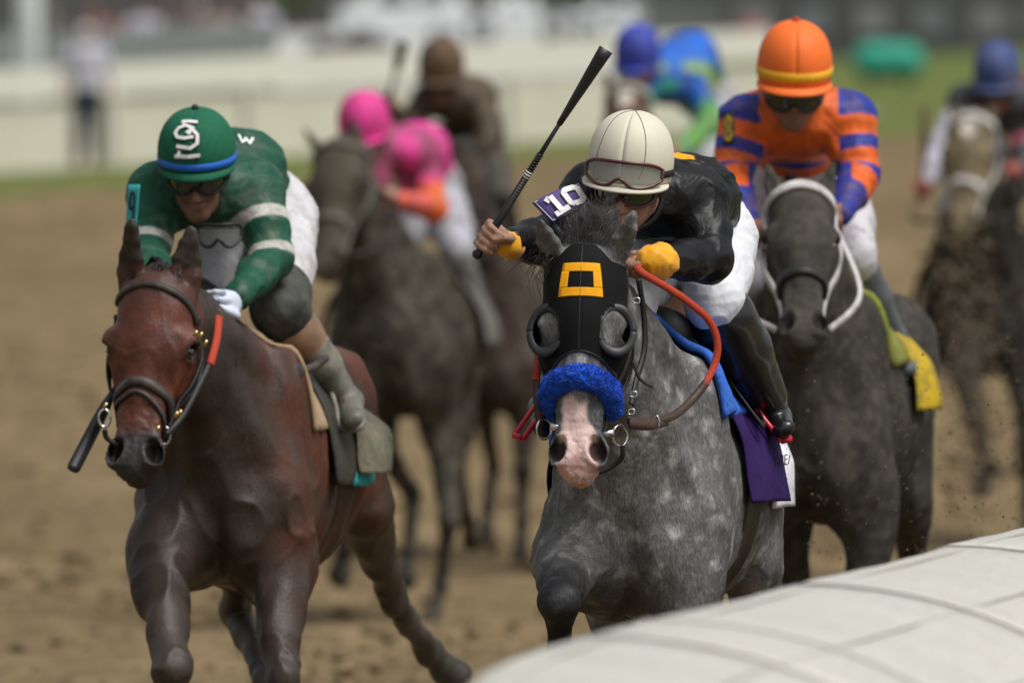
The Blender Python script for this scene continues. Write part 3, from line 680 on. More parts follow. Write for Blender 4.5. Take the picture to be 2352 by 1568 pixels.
def strokes_on(at, lines, wd, m, name, parent, off=.003, th=.0015, join=True):    # drawn marks: polylines in (u,v)
    M = MB(); k = 0
    for ln in lines:
        k += 1; ps = [at(u, v, off + .0004 * k) for u, v in ln]
        ex = [ps[0]]
        for a, b in zip(ps[:-1], ps[1:]):
            for i in range(1, 4): ex.append((a[0].lerp(b[0], i / 3), b[1]))
        M.ribbon([e[0] for e in ex], [e[1] for e in ex], wd, th)
    return M.build(name, m, parent, smooth=False)

# ================================================================ NUMBER TEN: the dappled grey
def segd(v, a, b):
    a = np.array(a); b = np.array(b); d = b - a; t = np.clip((v - a) @ d / (d @ d), 0, 1); return np.linalg.norm(v - a - t[:, None] * d, axis=1)
def grey_col(s, v):
    c = np.tile(np.array([.19, .187, .182]), (len(v), 1)); z = v[:, 2]
    for k in ('FR', 'FL', 'HR', 'HL'):
        L = s.legs[k]; d = segd(v, L[1], L[2]); a = segd(v, L[1] + (L[0] - L[1]) * .32, L[1])
        c = lerp(c, (.02, .02, .021), sstep(.12, .07, d) * .96); c = lerp(c, (.03, .03, .032), sstep(.115, .06, a) * .9); c = lerp(c, (.02, .02, .02), sstep(.2, .1, segd(v, L[2], L[3])))
    c = lerp(c, (.10, .098, .095), sstep(.45, .1, np.linalg.norm(v - np.array(s.W(.62, 0, .88)), axis=1)) * .5)  # shade of the lower breast under overhead light, put into the coat colour
    h = s.ishead
    nz = vnoise(v, 60, 4) - .5; nz2 = vnoise(v, 25, 9) - .5
    blaze = h * sstep(.034, .018, np.abs(s.hl + .006 + nz2 * .02)) * sstep(.42, .5, s.ht) * sstep(.76, .70, s.ht) * (s.hn > -.06)
    c = lerp(c, (.52, .51, .49), blaze * .9)
    gm = h * sstep(.60, .72, s.ht) * (s.hn > -.13); c = lerp(c, (.12, .122, .125), gm)
    edge = np.where(s.hl > 0, .022 + .036 * sstep(.70, .90, s.ht), .046 + .012 * sstep(.76, .9, s.ht))
    pk = h * sstep(edge + .006, edge - .006, np.abs(s.hl) + nz * .012 + nz2 * .014) * sstep(.655, .685, s.ht + nz2 * .04) * (s.hn > -.12)
    pc = np.array([.70, .50, .475]) * (1 + (vnoise(v, 90, 2) - .5)[:, None] * .3 + (vnoise(v, 30, 12) - .5)[:, None] * .35)
    c = c * (1 - pk[:, None]) + pc * pk[:, None]
    lip = pk * sstep(.93, .985, s.ht); c = lerp(c, (.50, .28, .23), lip * .75)
    ph = pk * sstep(.022, .006, np.abs(s.hl)) * sstep(.90, .94, s.ht) * sstep(1.0, .96, s.ht); c = lerp(c, (.34, .17, .14), ph * .7)
    for sg in (-1, 1):
        d = np.linalg.norm(v - np.array(s.H(.898, .045 * sg, -.016)), axis=1); c = lerp(c, (.022, .018, .018) if sg < 0 else (.05, .025, .024), sstep(.036, .024, d) * .95)
        d = np.linalg.norm(v - np.array(s.H(.365, .09 * sg, -.032)), axis=1); c = lerp(c, (.02, .02, .02), sstep(.045, .024, d) * .9)
    return np.concatenate([c, (1 - .88 * pk * 1.0)[:, None]], 1)
GREY = coat_mat('dappled grey coat', dap=.5, hairs=.36, rough=.6, spec=.16)
b10 = V((.437, 36.49, 0)); f10, l10, W10 = frame(b10, math.radians(8))
legs10 = dict(FR=[P(1312, 1285, 35.88), P(1284, 1382, 35.48), P(1288, 1545, 35.62), P(1296, 1610, 35.78)],
              FL=[P(1572, 1300, 35.88), P(1575, 1640, 35.74), V((.49, 35.82, .24)), V((.48, 35.74, .045))],
              HL=[W10(-.36, .215, .93), W10(-.78, .20, .55), W10(-.6, .19, .25), W10(-.5, .19, .05)], HR=[W10(-.3, -.2, .9), W10(-.5, -.17, .5), W10(-.15, -.15, .34), W10(-.05, -.15, .2)])
H10 = Horse(b10, math.radians(8), P(1342, 574, 35.42), P(1325, 1086, 35.24), legs10, 'dappled grey racehorse in a black blinker hood with a blue fleece noseband', h=.0062,
            ears=(P(1238, 500, 35.36), P(1458, 486, 35.36)), headlat=(l10 + V((0, .02, 0))), col=grey_col, m=GREY, hw=1.2, earw=1.15)
# ================================================================ NUMBER NINE: the bay
def bay_col(s, v):
    c = np.tile(np.array([.088, .030, .017]), (len(v), 1))
    n = vnoise(v, 5, 6); c = lerp(c, (.03, .02, .015), sstep(.42, .66, n) * .7); n2 = vnoise(v, 14, 33) * .6 + vnoise(v, 37, 34) * .4; c = lerp(c, (.055, .047, .034), sstep(.48, .66, n2) * .55)
    fr = sstep(.10, .45, (v - np.array(s.W(.3, 0, 0))) @ np.array(s.f)) * sstep(.28, .16, np.abs((v - np.array(s.W(0, 0, 0))) @ np.array(s.l) + .03)); c = lerp(c, (.030, .024, .0185), fr * .85)
    for k in ('FR', 'FL', 'HR', 'HL'):
        L = s.legs[k]; d = segd(v, L[1], L[2]); a = segd(v, L[1] + (L[0] - L[1]) * (.3 if k[0] == 'F' else .55), L[1])
        c = lerp(c, (.075, .068, .056), sstep(.12, .06, d)); c = lerp(c, (.058, .045, .035), sstep(.13, .06, a) * .85 * (.55 + .45 * (k == 'FR'))); c = lerp(c, (.036, .026, .02), sstep(.16, .09, segd(v, L[0], L[1])) * (.75 if k in ('FL', 'HL', 'HR') else .2)); c = lerp(c, (.05, .046, .038), sstep(.2, .1, segd(v, L[2], L[3])))
    h = s.ishead; nz = vnoise(v, 30, 3)
    c = np.where(h[:, None], lerp(c, (.125, .034, .018), h * .85), c)
    c = lerp(c, (.035, .022, .018), h * sstep(.62, .3, nz) * .35)
    c = lerp(c, (.04, .03, .027), h * sstep(.22, .0, s.ht) * .55)
    c = lerp(c, (.045, .042, .042), h * sstep(.74, .86, s.ht + (nz - .5) * .06)); c = lerp(c, (.018, .017, .017), h * sstep(.93, 1.0, s.ht) * .6)
    for sg in (-1, 1):
        d = np.linalg.norm(v - np.array(s.H(.898, .045 * sg, -.016)), axis=1); c = lerp(c, (.006, .005, .005), sstep(.038, .024, d))
        d = np.linalg.norm(v - np.array(s.H(.365, .09 * sg, -.032)), axis=1); c = lerp(c, (.015, .012, .011), sstep(.055, .022, d) * .9)
    return c
BAY = coat_mat('wet bay coat', hairs=.25, rough=.45, mud=.0, spec=.28)
b9 = V((-.796, 39.19, 0)); f9, l9, W9 = frame(b9, math.radians(9))
legs9 = dict(FR=[P(372, 1265, 38.5), P(393, 1535, 38.15), P(392, 1710, 38.25), P(392, 1790, 38.4)],
             FL=[P(640, 1285, 38.62), P(648, 1560, 38.34), P(650, 1760, 38.42), P(648, 1880, 38.36)],
             HL=[P(835, 1165, 39.75), P(905, 1375, 40.25), P(985, 1500, 40.55), P(1040, 1548, 40.62)], HR=[P(560, 1230, 39.5), P(540, 1405, 39.75), P(610, 1560, 39.4), P(622, 1640, 39.3)])
H9 = Horse(b9, math.radians(9), P(358, 636, 38.12), P(303, 1082, 37.9), legs9, 'bay racehorse with a brown bridle and red rein on the left', h=.007,
           ears=(P(304, 506, 38.1), P(438, 514, 38.1)), headlat=(l9 + V((0, -.10, .0))), col=bay_col, m=BAY, rid=.013, earlen=.16, hw=1.32, earw=1.55)
# ---------------------------------------------------------------- tack of the grey
HOODM = mat('black hood fabric', (.006, .006, .0068), .75, .25, 25, .2, 500, .15)
RINGM = mat('dull black cup rubber', (.022, .023, .026), .45, .15, 30, .1, 100, .4)
YELTAPE = mat('yellow felt tape', (.83, .37, .006), .7, .06, 60, .1, 400, .2)
REDREIN = mat('red rubber rein grip', (.42, .045, .018), .6, .15, 120, .5, 500, .3)
REDIRON = mat('red painted stirrup', (.55, .012, .03), .35, .08, coat=.3)
BLUEFL = mat('royal blue fleece', (.007, .085, .56), .9, .22, 45, .5, 160, .1, sheen=.3)
BLUEPAD = mat('blue saddle pad', (.03, .13, .55), .75, .1, 20, .2, 200, fold=.4, mud=.02, mudc=(.03, .03, .03), msc=40, msharp=.05)
PURPLE = mat('purple saddle cloth', (.028, .011, .085), .8, .12, 20, .2, 300, .15, fold=.35)
TOWEL = mat('white saddle towel', (.74, .74, .78), .8, .04, 20, .1, 300, fold=.3, mud=.07, mudc=(.16, .14, .11), msc=34, msharp=.06)
NAVY = mat('dark navy lettering', (.012, .013, .04), .7)
def ring_frame(Hh, sg):
    nn = (Hh.nr * .90 + Hh.lat * sg * .34).normalized(); uu = (Hh.lat * sg - nn * nn.dot(Hh.lat * sg)).normalized(); return Hh.H(.368, .084 * sg, .020), nn, uu, Hh.ax
def hood(Hh):
    rows = 44; cols = 61; g = []; n_ = []
    for i in range(rows):
        r = []; rn = []
        for j in range(cols):
            th = -122 + 244 * j / (cols - 1); a = abs(th); t0 = -.01 + .075 * float(sstep(18, 48, a)); t1 = .472 + .125 * (a / 100) ** 1.7
            p, n = Hh.surf(t0 + (t1 - t0) * i / (rows - 1), th, .005); r.append(p); rn.append(n)
        g.append(r); n_.append(rn)
    for _ in range(2):
        g = [[(g[i][j] * 2 + g[i - 1][j] + g[i + 1][j] + g[i][j - 1] + g[i][j + 1]) / 6 if 0 < i < rows - 1 and 0 < j < cols - 1 else g[i][j] for j in range(cols)] for i in range(rows)]
    M = MB().grid([[p + n * .004 for p, n in zip(a, b)] for a, b in zip(g, n_)])
    cs = [ring_frame(Hh, sg) for sg in (-1, 1)]
    keep = []
    for f in M.f:
        c = sum((M.v[q] for q in f), V((0, 0, 0))) / 4
        if all(math.hypot((c - e[0]).dot(e[3]) / .070, (c - e[0]).dot(e[2]) / .052) > 1 for e in cs): keep.append(f)
    M.f = keep
    return M.build('blinker_hood', HOODM, Hh.root), g
hd10, hg = hood(H10)
M = MB(); M.tube([p for p in hg[-1]], .005, 6); M.build('hem', RINGM, hd10)
for e in (0,):
    pts = [hg[i][30] + H10.nr * .0045 for i in range(len(hg))]; MB().tube(pts, .0016, 5).build('centre_seam', RINGM, hd10)
def hood_at(u, v, off=0.):                         # u across the forehead, v down it
    p, n = H10.surf(.085 + .15 * v, (u - .5) * 50 * (1.0 + .20 * v), .0105 + off); return p, n
SQ = MB()
for q in (((0, 0), (1, 0), (1, .26), (0, .26)), ((0, .74), (1, .74), (1, 1), (0, 1)), ((0, .26), (.2, .26), (.2, .74), (0, .74)), ((.8, .26), (1, .26), (1, .74), (.8, .74))):
    n = 10; g = []; gn = []
    for i in range(n + 1):
        r = []; rn = []
        for j in range(n + 1):
            a, b = i / n, j / n; u = q[0][0] + (q[1][0] - q[0][0]) * b; v = q[0][1] + (q[3][1] - q[0][1]) * a; p, nn = hood_at(u, v); r.append(p); rn.append(nn)
        g.append(r); gn.append(rn)
    SQ.grid(g, .001, gn)
SQ.build('yellow_square', YELTAPE, hd10)
for sg in (-1, 1):                                 # half cups that shut off the view to the side
    c, nn, uu, vv = ring_frame(H10, sg)
    def rp(a, k, back=0.): return c + uu * math.cos(a) * .060 * k + vv * math.sin(a) * .077 * k - nn * back
    ri = [rp(2 * math.pi * i / 40, 1.0, .012 * (1 - math.cos(2 * math.pi * i / 40)) * .5) for i in range(41)]
    cup = MB()
    g = []; gn = []
    for kk, bk in ((.70, .0), (.73, -.003), (.95, -.003), (1.0, .0), (1.02, .006), (1.0, .026), (.93, .050), (.80, .072)):
        a0, a1 = (0, 2 * math.pi)
        row = []; rn = []
        for i in range(49):
            a = a0 + (a1 - a0) * i / 48; q = bk if bk <= 0.006 else bk * max(.12, .5 + .5 * math.cos(a)) ; row.append(rp(a, kk, q)); rn.append((uu * math.cos(a) + vv * math.sin(a) + nn * .5).normalized())
        g.append(row); gn.append(rn)
    cup.grid(g, .003, gn); co = cup.build('eye_cup', RINGM, hd10)
# fleece noseband
FL = Body(); pth = []
for i in range(25):
    th = -104 + 208 * i / 24; a = abs(th) / 104; p, n = H10.surf(.585 + .11 * a ** 1.7, th, .012); pth.append(p)
pth = [(pth[max(i - 1, 0)] + pth[i] * 2 + pth[min(i + 1, 24)]) / 4 for i in range(25)]
FL.chain(pth, [.021 + .009 * math.sin(math.pi * (i + 1.5) / 27) ** .5 for i in range(25)], .012)
v, fc = FL.mesh(.0045); n = vnormals(v, fc); dn = np.min([np.linalg.norm(v - np.array(p), axis=1) for p in pth], axis=0)
crease = np.abs((v - np.array(H10.H(.6, 0, 0))) @ np.array(H10.ax)) * 0
v = v + n * ((vnoise(v, 70, 1) - .5) * .011 + (vnoise(v, 160, 2) - .5) * .007)[:, None]
fl = obj('fleece_noseband', v, fc, BLUEFL, H10.root)
rr = np.random.RandomState(2); pick = rr.choice(len(v), 9000); st = []
for i in pick:
    d = V(n[i]) + V(rr.uniform(-.7, .7, 3)); p = V(v[i]); st.append([p - d * .002, p + d * .002, p + d * .004 + V(rr.uniform(-.003, .003, 3))])
hair('fleece_tufts', st, BLUEFL, fl, .004)
# bridle, bit, reins
br10, _ = H10.strap('bridle', [(.06, 97), (.25, 104), (.45, 100), (.62, 96), (.76, 92), (.87, 84)], .022, .005, LEATHER, H10.root, .008)
H10.strap('cheek_strap', [(.06, -97), (.25, -104), (.45, -100), (.62, -96), (.76, -92), (.87, -84)], .022, .005, LEATHER, br10, .008)
H10.strap('throat_lash', [(.08, 108), (.28, 122), (.48, 128), (.60, 128)], .014, .004, LEATHER, br10, .012)
MB().ribbon(spline([P(1466, 640, 35.42), P(1478, 720, 35.47), P(1480, 800, 35.47), P(1462, 870, 35.42), P(1450, 930, 35.36)]), [V((.5, -1, 0))] * 33, .016, .005).build('rein_guard', LEATHER, br10)
MB().ribbon(spline([P(1455, 830, 35.36), P(1470, 870, 35.36), P(1500, 890, 35.38)]), [V((.3, -1, 0))] * 17, [.013 - .0005 * i for i in range(17)], .003).build('loose_strap_end', LEATHER, br10)
for (x, y) in ((1462, 690), (1455, 905), (1450, 945)):
    MB().tube([P(x + 7 * (abs(math.cos(a)) ** .4) * math.copysign(1, math.cos(a)), y + 6 * (abs(math.sin(a)) ** .4) * math.copysign(1, math.sin(a)), 35.33) for a in [i * math.pi / 6 + .1 for i in range(12)]], .0022, 6, closed=True).build('buckle', CHROME, br10)
for sg in (-1, 1):
    cx, cy = (1424, 1000) if sg > 0 else (1250, 985)
    rg = MB().tube([P(cx + 17 * math.cos(a), cy + 24 * math.sin(a), 35.36 + .02 * math.cos(a)) for a in [i * math.pi / 12 for i in range(24)]], .0034, 7, closed=True).build('bit_ring', CHROME, br10)
    MB().tube([P(cx - 50 * sg, cy - 3, 35.30), P(cx - 14 * sg, cy - 6, 35.29)], [.008, .011], 10).build('bit_end', CHROME, br10)
MB().ribbon(spline([P(1430, 1022, 35.31), P(1428, 1050, 35.32), P(1405, 1072, 35.33), P(1375, 1085, 35.33)]), [V((.2, -1, .2))] * 25, .014, .005).build('chin_strap', LEATHER, br10)
rein = spline([P(1440, 965, 35.34), P(1490, 968, 35.45), P(1545, 955, 35.56), P(1590, 918, 35.66), P(1622, 878, 35.70)], 8)
ro = MB().ribbon(rein, [V((.1, -1, .15))] * len(rein), .024, .005).build('rein', BROWN, H10.root)
MB().ribbon(spline([P(1445, 972, 35.335), P(1490, 976, 35.44), P(1530, 966, 35.53)]), [V((.1, -1, .15))] * 17, .030, .006).build('rein_keeper', BROWN, ro)
MB().tube([P(1508 + 6 * math.cos(a), 970 + 16 * math.sin(a), 35.475) for a in [i * math.pi / 6 for i in range(12)]], .0025, 6, closed=True).build('rein_buckle', CHROME, ro)
grp = spline([P(1618, 884, 35.695), P(1641, 838, 35.73), P(1648, 788, 35.74), P(1630, 738, 35.73), P(1590, 700, 35.70), P(1535, 662, 35.65), P(1480, 630, 35.60), P(1462, 612, 35.62)], 8)
MB().ribbon(grp, [V((.15, -1, .25))] * len(grp), [.018 + .004 * min(1, i / 8) for i in range(len(grp))], .005).build('rein_grip', REDREIN, ro)
r2 = spline([P(1240, 975, 35.36), P(1232, 905, 35.38), P(1234, 850, 35.42), P(1250, 770, 35.56), P(1330, 690, 35.66), P(1440, 630, 35.6)], 8)
MB().ribbon(r2[:14], [V((-.3, -1, 0))] * 14, .02, .005).build('rein_leather', BROWN, ro); MB().ribbon(r2[12:], [V((-.3, -1, 0))] * (len(r2) - 12), .022, .005).build('rein_grip', REDREIN, ro)
# cloths and girth
H10.cloth('saddle_pad', [.50 - .05 * i for i in range(10)], 4, 47, BLUEPAD, .030, .020, 20, .006)
H10.cloth('saddle_pad', [.44 - .05 * i for i in range(9)], -62, -4, BLUEPAD, .018, .014, 20, .006)
sc10 = H10.cloth('saddle_cloth', [.30 - .05 * i for i in range(8)], 40, 94, PURPLE, .018, .006, 26, .012, flare=.015, flarex=.03)
H10.cloth('saddle_cloth', [.20 - .035 * i for i in range(8)], -92, -38, PURPLE, .022, .006, 26, .014)
tw = H10.cloth('saddle_towel', [-.02 - .045 * i for i in range(9)], 60, 98, TOWEL, .022, .004, 20, .008, flare=.0, flarex=.022)
H10.cloth('girth', [.26 - .03 * i for i in range(8)], 84, 276, LEATHER, .006, .008, 60)
sd10 = Body().loft(W10(.30, 0, 1.62), W10(-.12, 0, 1.60), (.12, .08), (.15, .06), l10, .03).loft(W10(.20, .15, 1.52), W10(.18, .22, 1.44), (.12, .035), (.09, .012), f10, .03).loft(W10(.20, -.15, 1.52), W10(.18, -.25, 1.38), (.12, .035), (.09, .012), f10, .03)
v, fc = sd10.mesh(.01); obj('saddle', v, fc, LEATHER, H10.root)
tp = patch([P(1772, 1070, 36.38), P(1804, 1064, 36.46), P(1804, 1038, 36.46), P(1774, 1044, 36.38)])
strokes_on(tp, [[(.04, 0), (.06, 1), (.22, .95), (.25, .6), (.07, .5)], [(.34, 0), (.35, .9), (.5, .85), (.52, .5), (.36, .45), (.54, 0)], [(.84, .0), (.65, 0), (.64, .85), (.84, .85)], [(.64, .45), (.80, .45)], [(.90, 0), (1.0, .8)]], .0035, NAVY, 'lettering', tw, off=.012)
for sg, (x0, y0, D) in ((1, (1758, 955, 36.40)), (-1, (1238, 948, 36.25))):
    st = MB().tube(spline([P(x0 - 22 * sg, y0 - 20, D), P(x0 - 2 * sg, y0 + 8, D - .02), P(x0 + 20 * sg, y0 + 36, D - .03), P(x0 + 36 * sg, y0 + 60, D - .03)]), .008, 8).tube([P(x0 + 36 * sg, y0 + 58, D - .03), P(x0 + 60 * sg, y0 + 52, D - .02)], .009, 8).tube([P(x0 - 22 * sg, y0 - 20, D), P(x0 + 5 * sg, y0 - 22, D + .1), P(x0 + 58 * sg, y0 + 52, D)], .007, 8)
    sto = st.build('stirrup', REDIRON, H10.root)
    MB().ribbon(spline([W10(.16, .2 * sg, 1.5), W10(.15, .31 * sg, 1.35), P(x0 - 18 * sg, y0 - 20, D)], 6), [l10 * sg] * 13, .022, .004).build('stirrup_leather', LEATHER, sto)
# forelock, mane and tail
GREYHAIR = mat('dark grey horse hair', (.13, .13, .135), .5, .5, 40, .0, spec=.5)
BLKHAIR = mat('black horse hair', (.018, .016, .016), .45, .4, 40, spec=.4)
rr = random.Random(5)
def hair_tuft(n, mk): return [mk() for _ in range(n)]
def fk():
    a = H10.H(rr.uniform(-.03, .03), .006 + rr.gauss(0, .016), rr.uniform(-.06, .0)); cl = rr.randrange(26); rc = random.Random(cl); up = V((rc.gauss(.16, .20) + rr.gauss(0, .05), rc.uniform(-.25, .05) + rr.gauss(0, .04), 1)) * rc.uniform(.085, .15) * rr.uniform(.6, 1.05)
    return [a, a + up * .4 + V((rr.gauss(0, .01), 0, 0)), a + up * .8 + V((rr.gauss(0, .02), 0, 0)), a + up + V((rr.gauss(.0, .02), rr.gauss(0, .015), rr.gauss(-.012, .012)))]
fk10 = hair('forelock', hair_tuft(4500, fk), GREYHAIR, H10.root, .0016)
def fk2():
    a = H10.H(rr.uniform(.0, .10), -.062 + rr.gauss(0, .02), -.01); d = V((rr.gauss(-.03, .03), -.02, -.07 + rr.gauss(0, .03)))
    return [a, a + d * .3 + V((-.02, -.01, .035)), a + d * .7 + V((-.03, -.02, .02)), a + d]
hair('stray_hair', hair_tuft(90, fk2), BLKHAIR, fk10, .003)
def mane_of(Hh, n, m, side=-1, ln=.2):
    a, b = Hh.W(.34, 0, 1.60), Hh.H(.0, 0, -.10)
    def mk():
        t = rr.random(); p = a.lerp(b, t) + V((0, 0, .03)); h = Hh.bvh.ray_cast(p + V((0, 0, .3)), V((0, 0, -1)), .8)[0]; p = (h or p) - V((0, 0, .01)); d = Hh.l * side * rr.uniform(.05, .1) - Hh.f * rr.uniform(.02, .14)
        L = ln * rr.uniform(.6, 1.1); return [p, p + d * .5 + V((0, 0, .03)), p + d + V((0, 0, -.2 * L)), p + d * 1.35 + V((0, 0, -.75 * L))]
    return hair('mane', [mk() for _ in range(n)], m, Hh.root, .008)
def tail_of(Hh, n, m, end=(-1.35, .05, 1.0)):
    a = Hh.W(-.93, 0, 1.40); e = Hh.W(*end)
    def mk():
        o = V((rr.gauss(0, .02), rr.gauss(0, .02), rr.gauss(0, .02))); q = V((rr.gauss(0, .03), rr.gauss(0, .04), rr.gauss(0, .06)))
        return [a + o, a + (e - a) * .3 + V((0, 0, .08)) + o * 2, a + (e - a) * .7 + V((0, 0, .04)) + q * .6, e + q]
    dk = Body().cone(Hh.W(-.80, 0, 1.42), a, .05, .035, .02).cone(a, a + (e - a) * .3 + V((0, 0, .06)), .035, .02, .02); v, fc = dk.mesh(.012)
    t = obj('tail', v, fc, m, Hh.root); hair('tail_hair', [mk() for _ in range(n)], m, t, .009)
def wk():
    a = H10.H(rr.uniform(.93, 1.02), rr.uniform(-.035, .035), rr.uniform(-.10, -.01)); d = V((rr.gauss(0, .5), -.5, -1)) * rr.uniform(.015, .035); return [a, a + d * .5, a + d + V((rr.gauss(0, .004), 0, 0))]
hair('whiskers', hair_tuft(90, wk), mat('pale whiskers', (.45, .42, .40), .5), H10.root, .0009)
mane_of(H10, 500, GREYHAIR); tail_of(H10, 300, GREYHAIR)
# ================================================================ jockey ten
YEL = mat('bright yellow silk', (.80, .36, .008), .5, .1, 20, .1, 200, sheen=.2)
BLACKSILK = mat('black jockey silk', tint=True, rough=.42, var=.2, sc=20, bump=.12, bsc=400, spec=.28, fold=.4)
WHITECL = mat('white breeches cloth', (.66, .67, .71), .62, .05, 20, .1, 300, .3, fold=.3)
BOOTBLK = mat('wet black boot leather', (.009, .010, .011), .3, .2, 20, .08, 60, .4, mud=.0, mudc=(.30, .28, .24), msc=60, msharp=.03, coat=.3)
CREAM = mat('cream helmet cover', (.62, .585, .47), .6, .05, 10, .06, 500, .25)
J10 = dict(head=P(1448, 374, 35.82), fw=(-.20, -1, -.20), up=(.09, -.14, 1), neck=P(1500, 462, 36.06), shR=P(1360, 447, 36.0), shL=P(1602, 462, 36.08),
           elR=P(1262, 552, 35.80), wrR=P(1172, 562, 35.56), haR=P(1132, 552, 35.50), elL=P(1626, 598, 35.96), wrL=P(1512, 598, 35.66), haL=P(1460, 596, 35.68),
           pelvis=P(1600, 535, 36.62), spine=P(1570, 455, 36.38), hipR=P(1510, 560, 36.6), hipL=P(1652, 560, 36.58), knR=P(1440, 700, 36.12), knL=P(1640, 692, 36.2), anR=P(1262, 925, 36.4), anL=P(1772, 940, 36.48), toR=P(1245, 985, 36.3), toL=P(1800, 985, 36.36), flipL=-1, slvL=.86, slvR=.96)
whip_d = (P(1392, 116, 35.36) - P(1096, 586, 35.5)).normalized()
def j10col(v, J, fx):
    c = np.tile(np.array([.0045, .0045, .0052]), (len(v), 1))
    for p, r in ((P(1562, 350, 36.28), .05), (P(1515, 545, 35.92), .035)): c = lerp(c, (.80, .36, .008), sstep(r, r - .008, np.linalg.norm(v - np.array(p), axis=1)))
    return c
K10 = jockey(b10 + V((0, 0, 1.6)), J10, 'jockey in black silks with yellow cuffs, cream helmet and raised whip', h=.0048, jacket=BLACKSILK, jcol=j10col, breeches=WHITECL, boots=BOOTBLK, grip=dict(R=whip_d, L=V((.15, -.4, -1))), wrinkle=.006, sq=(1, 1, 1.3), bootr=1.42)
R10 = K10['R']
he10, hp10, hf10, hl10, hu10 = make_helmet(R10, J10['head'], J10['fw'], J10['up'], CREAM, brim=CREAM, seams=(22, -48, 150, 210), seamm=mat('dark thread', (.12, .11, .085), .8), a=.1235, b=.15, cz=.150, sk=.045)
make_goggles(R10, J10['head'], hf10, hl10, hu10, .131, .160, -.014, .034, LENS_C, FRAME_R, (.126, .153), 56, strapm=BLACKCLOTH, strap_z=.0)
make_goggles(R10, J10['head'], hf10, hl10, hu10, .088, .104, -.078, .031, LENS_D, FRAME_R, (.10, .10), 70)
MB().ribbon(spline([J10['head'] + hl10 * .105 - hu10 * .06, J10['head'] + hl10 * .085 + hf10 * .02 - hu10 * .15, J10['head'] + hf10 * .05 - hu10 * .20, J10['head'] - hl10 * .085 + hf10 * .02 - hu10 * .15, J10['head'] - hl10 * .105 - hu10 * .06], 6), [hl10 + hf10] * 25, .016, .004).build('chin_strap', LEATHER, he10)
for a, b, ra, rb in ((P(1518, 600, 35.70), P(1505, 599, 35.67), .052, .046), (P(1174, 564, 35.57), P(1170, 563, 35.56), .040, .038)):
    K = Body().cone(a, b, ra, rb, .02); d = (b - a).normalized(); K.cone(b, b + d * .02, rb * .88, rb * .95, .008); v, fc = K.mesh(.0045); obj('cuff', cloth_disp(v, fc, .005, 26, 3, (1, .6, .6)), fc, YEL, R10)
ap = patch([P(1268, 511, 35.72), P(1356, 466, 35.78), P(1330, 422, 35.80), P(1223, 466, 35.74)], .018)
an10 = sheet_on(ap, mat('purple arm cloth', (.085, .055, .20), .6, .06, 20, .1, 300), 'arm_number', R10)
WHITEM = mat('white lettering', (.80, .80, .80), .6, .03)
strokes_on(ap, [[(.17, .74), (.27, .84)], [(.30, .88), (.30, .16)], [(.14, .14), (.47, .14)], [(.62, .16), (.55, .26), (.55, .76), (.62, .86), (.80, .86), (.88, .76), (.88, .26), (.80, .16), (.62, .16)]], .018, WHITEM, 'number', an10, off=.0035)
strokes_on(ap, [[(.03, .03), (.97, .03), (.97, .97), (.03, .97), (.03, .03)]], .0016, WHITEM, 'stitching', an10, off=.002)
# whip of ten
WBLK = mat('black whip leather', (.012, .012, .013), .4, .2, 40, .2, 200, .5)
wa, wb = P(1092, 592, 35.505), P(1392, 114, 35.36); wp = lambda t: wa.lerp(wb, t); wd_ = (wb - wa).normalized()
wh = root('riding_whip', wa, 'black riding whip with a broad flat tip, held up beside the cream helmet', 'whip')
hdl = MB().tube([wp(0), wp(.012), wp(.02), wp(.03), wp(.12), wp(.38)], [.010, .0155, .0155, .011, .0125, .0105], 12).build('handle', WBLK, wh)
for i in range(30): MB().tube([wp(.13 + i * .0125), wp(.136 + i * .0125)], .0118 - i * .00004, 10).build('wrap_turn', WBLK, hdl)
MB().tube([wp(.375), wp(.70)], [.0085, .0058], 10).build('shaft', WBLK, wh)
MB().tube([wp(.375), wp(.415)], [.0105, .0102], 12).build('label_band', WHITEM, wh)
sdv = wd_.cross(V((0, -1, 0))).normalized(); fp = MB(); g = []; gn = []
for i in range(9):
    t = .64 + .36 * i / 8; hw_ = .0085 + .0125 * i / 8; g.append([wp(t) + sdv * hw_ * q + V((0, -1, 0)) * (.010 * (1 - q * q)) for q in (-1, -.6, 0, .6, 1)]); gn.append([V((0, -1, 0))] * 5)
fp.grid(g, .012, gn).build('flap', WBLK, wh)
# ================================================================ tack of the bay
BROWNB = mat('mud stained brown bridle', (.035, .028, .024), .55, .3, 50, .2, 200, .35, mud=.1)
MUDCL = mat('mud caked saddle cloth', (.10, .10, .07), .85, .3, 14, .4, 60, .2, mud=.25, mudc=(.19, .17, .12), msc=9, fold=.5)
DKCL = mat('dark wet saddle flap', (.04, .036, .028), .5, .25, 14, .2, 80, .4, fold=.3)
BEIGE = mat('beige sheepskin pad', (.38, .27, .17), .9, .15, 30, .5, 120, .1)
TEAL = mat('teal cloth', (.02, .30, .32), .7, .1, fold=.2)
bn9, _ = H9.strap('bridle', [(.10, -96), (.11, -60), (.075, -25), (.07, 0), (.085, 25), (.13, 60), (.20, 90)], .022, .007, BROWNB, H9.root, .004)
H9.strap('noseband', [(.66, -98), (.60, -60), (.565, -25), (.56, 0), (.575, 25), (.62, 60), (.70, 98)], .030, .008, BROWNB, bn9, .004)
H9.strap('lower_noseband', [(.70, -90), (.64, -40), (.61, -5), (.66, 35), (.74, 60), (.80, 80)], .014, .006, BROWNB, bn9, .004)
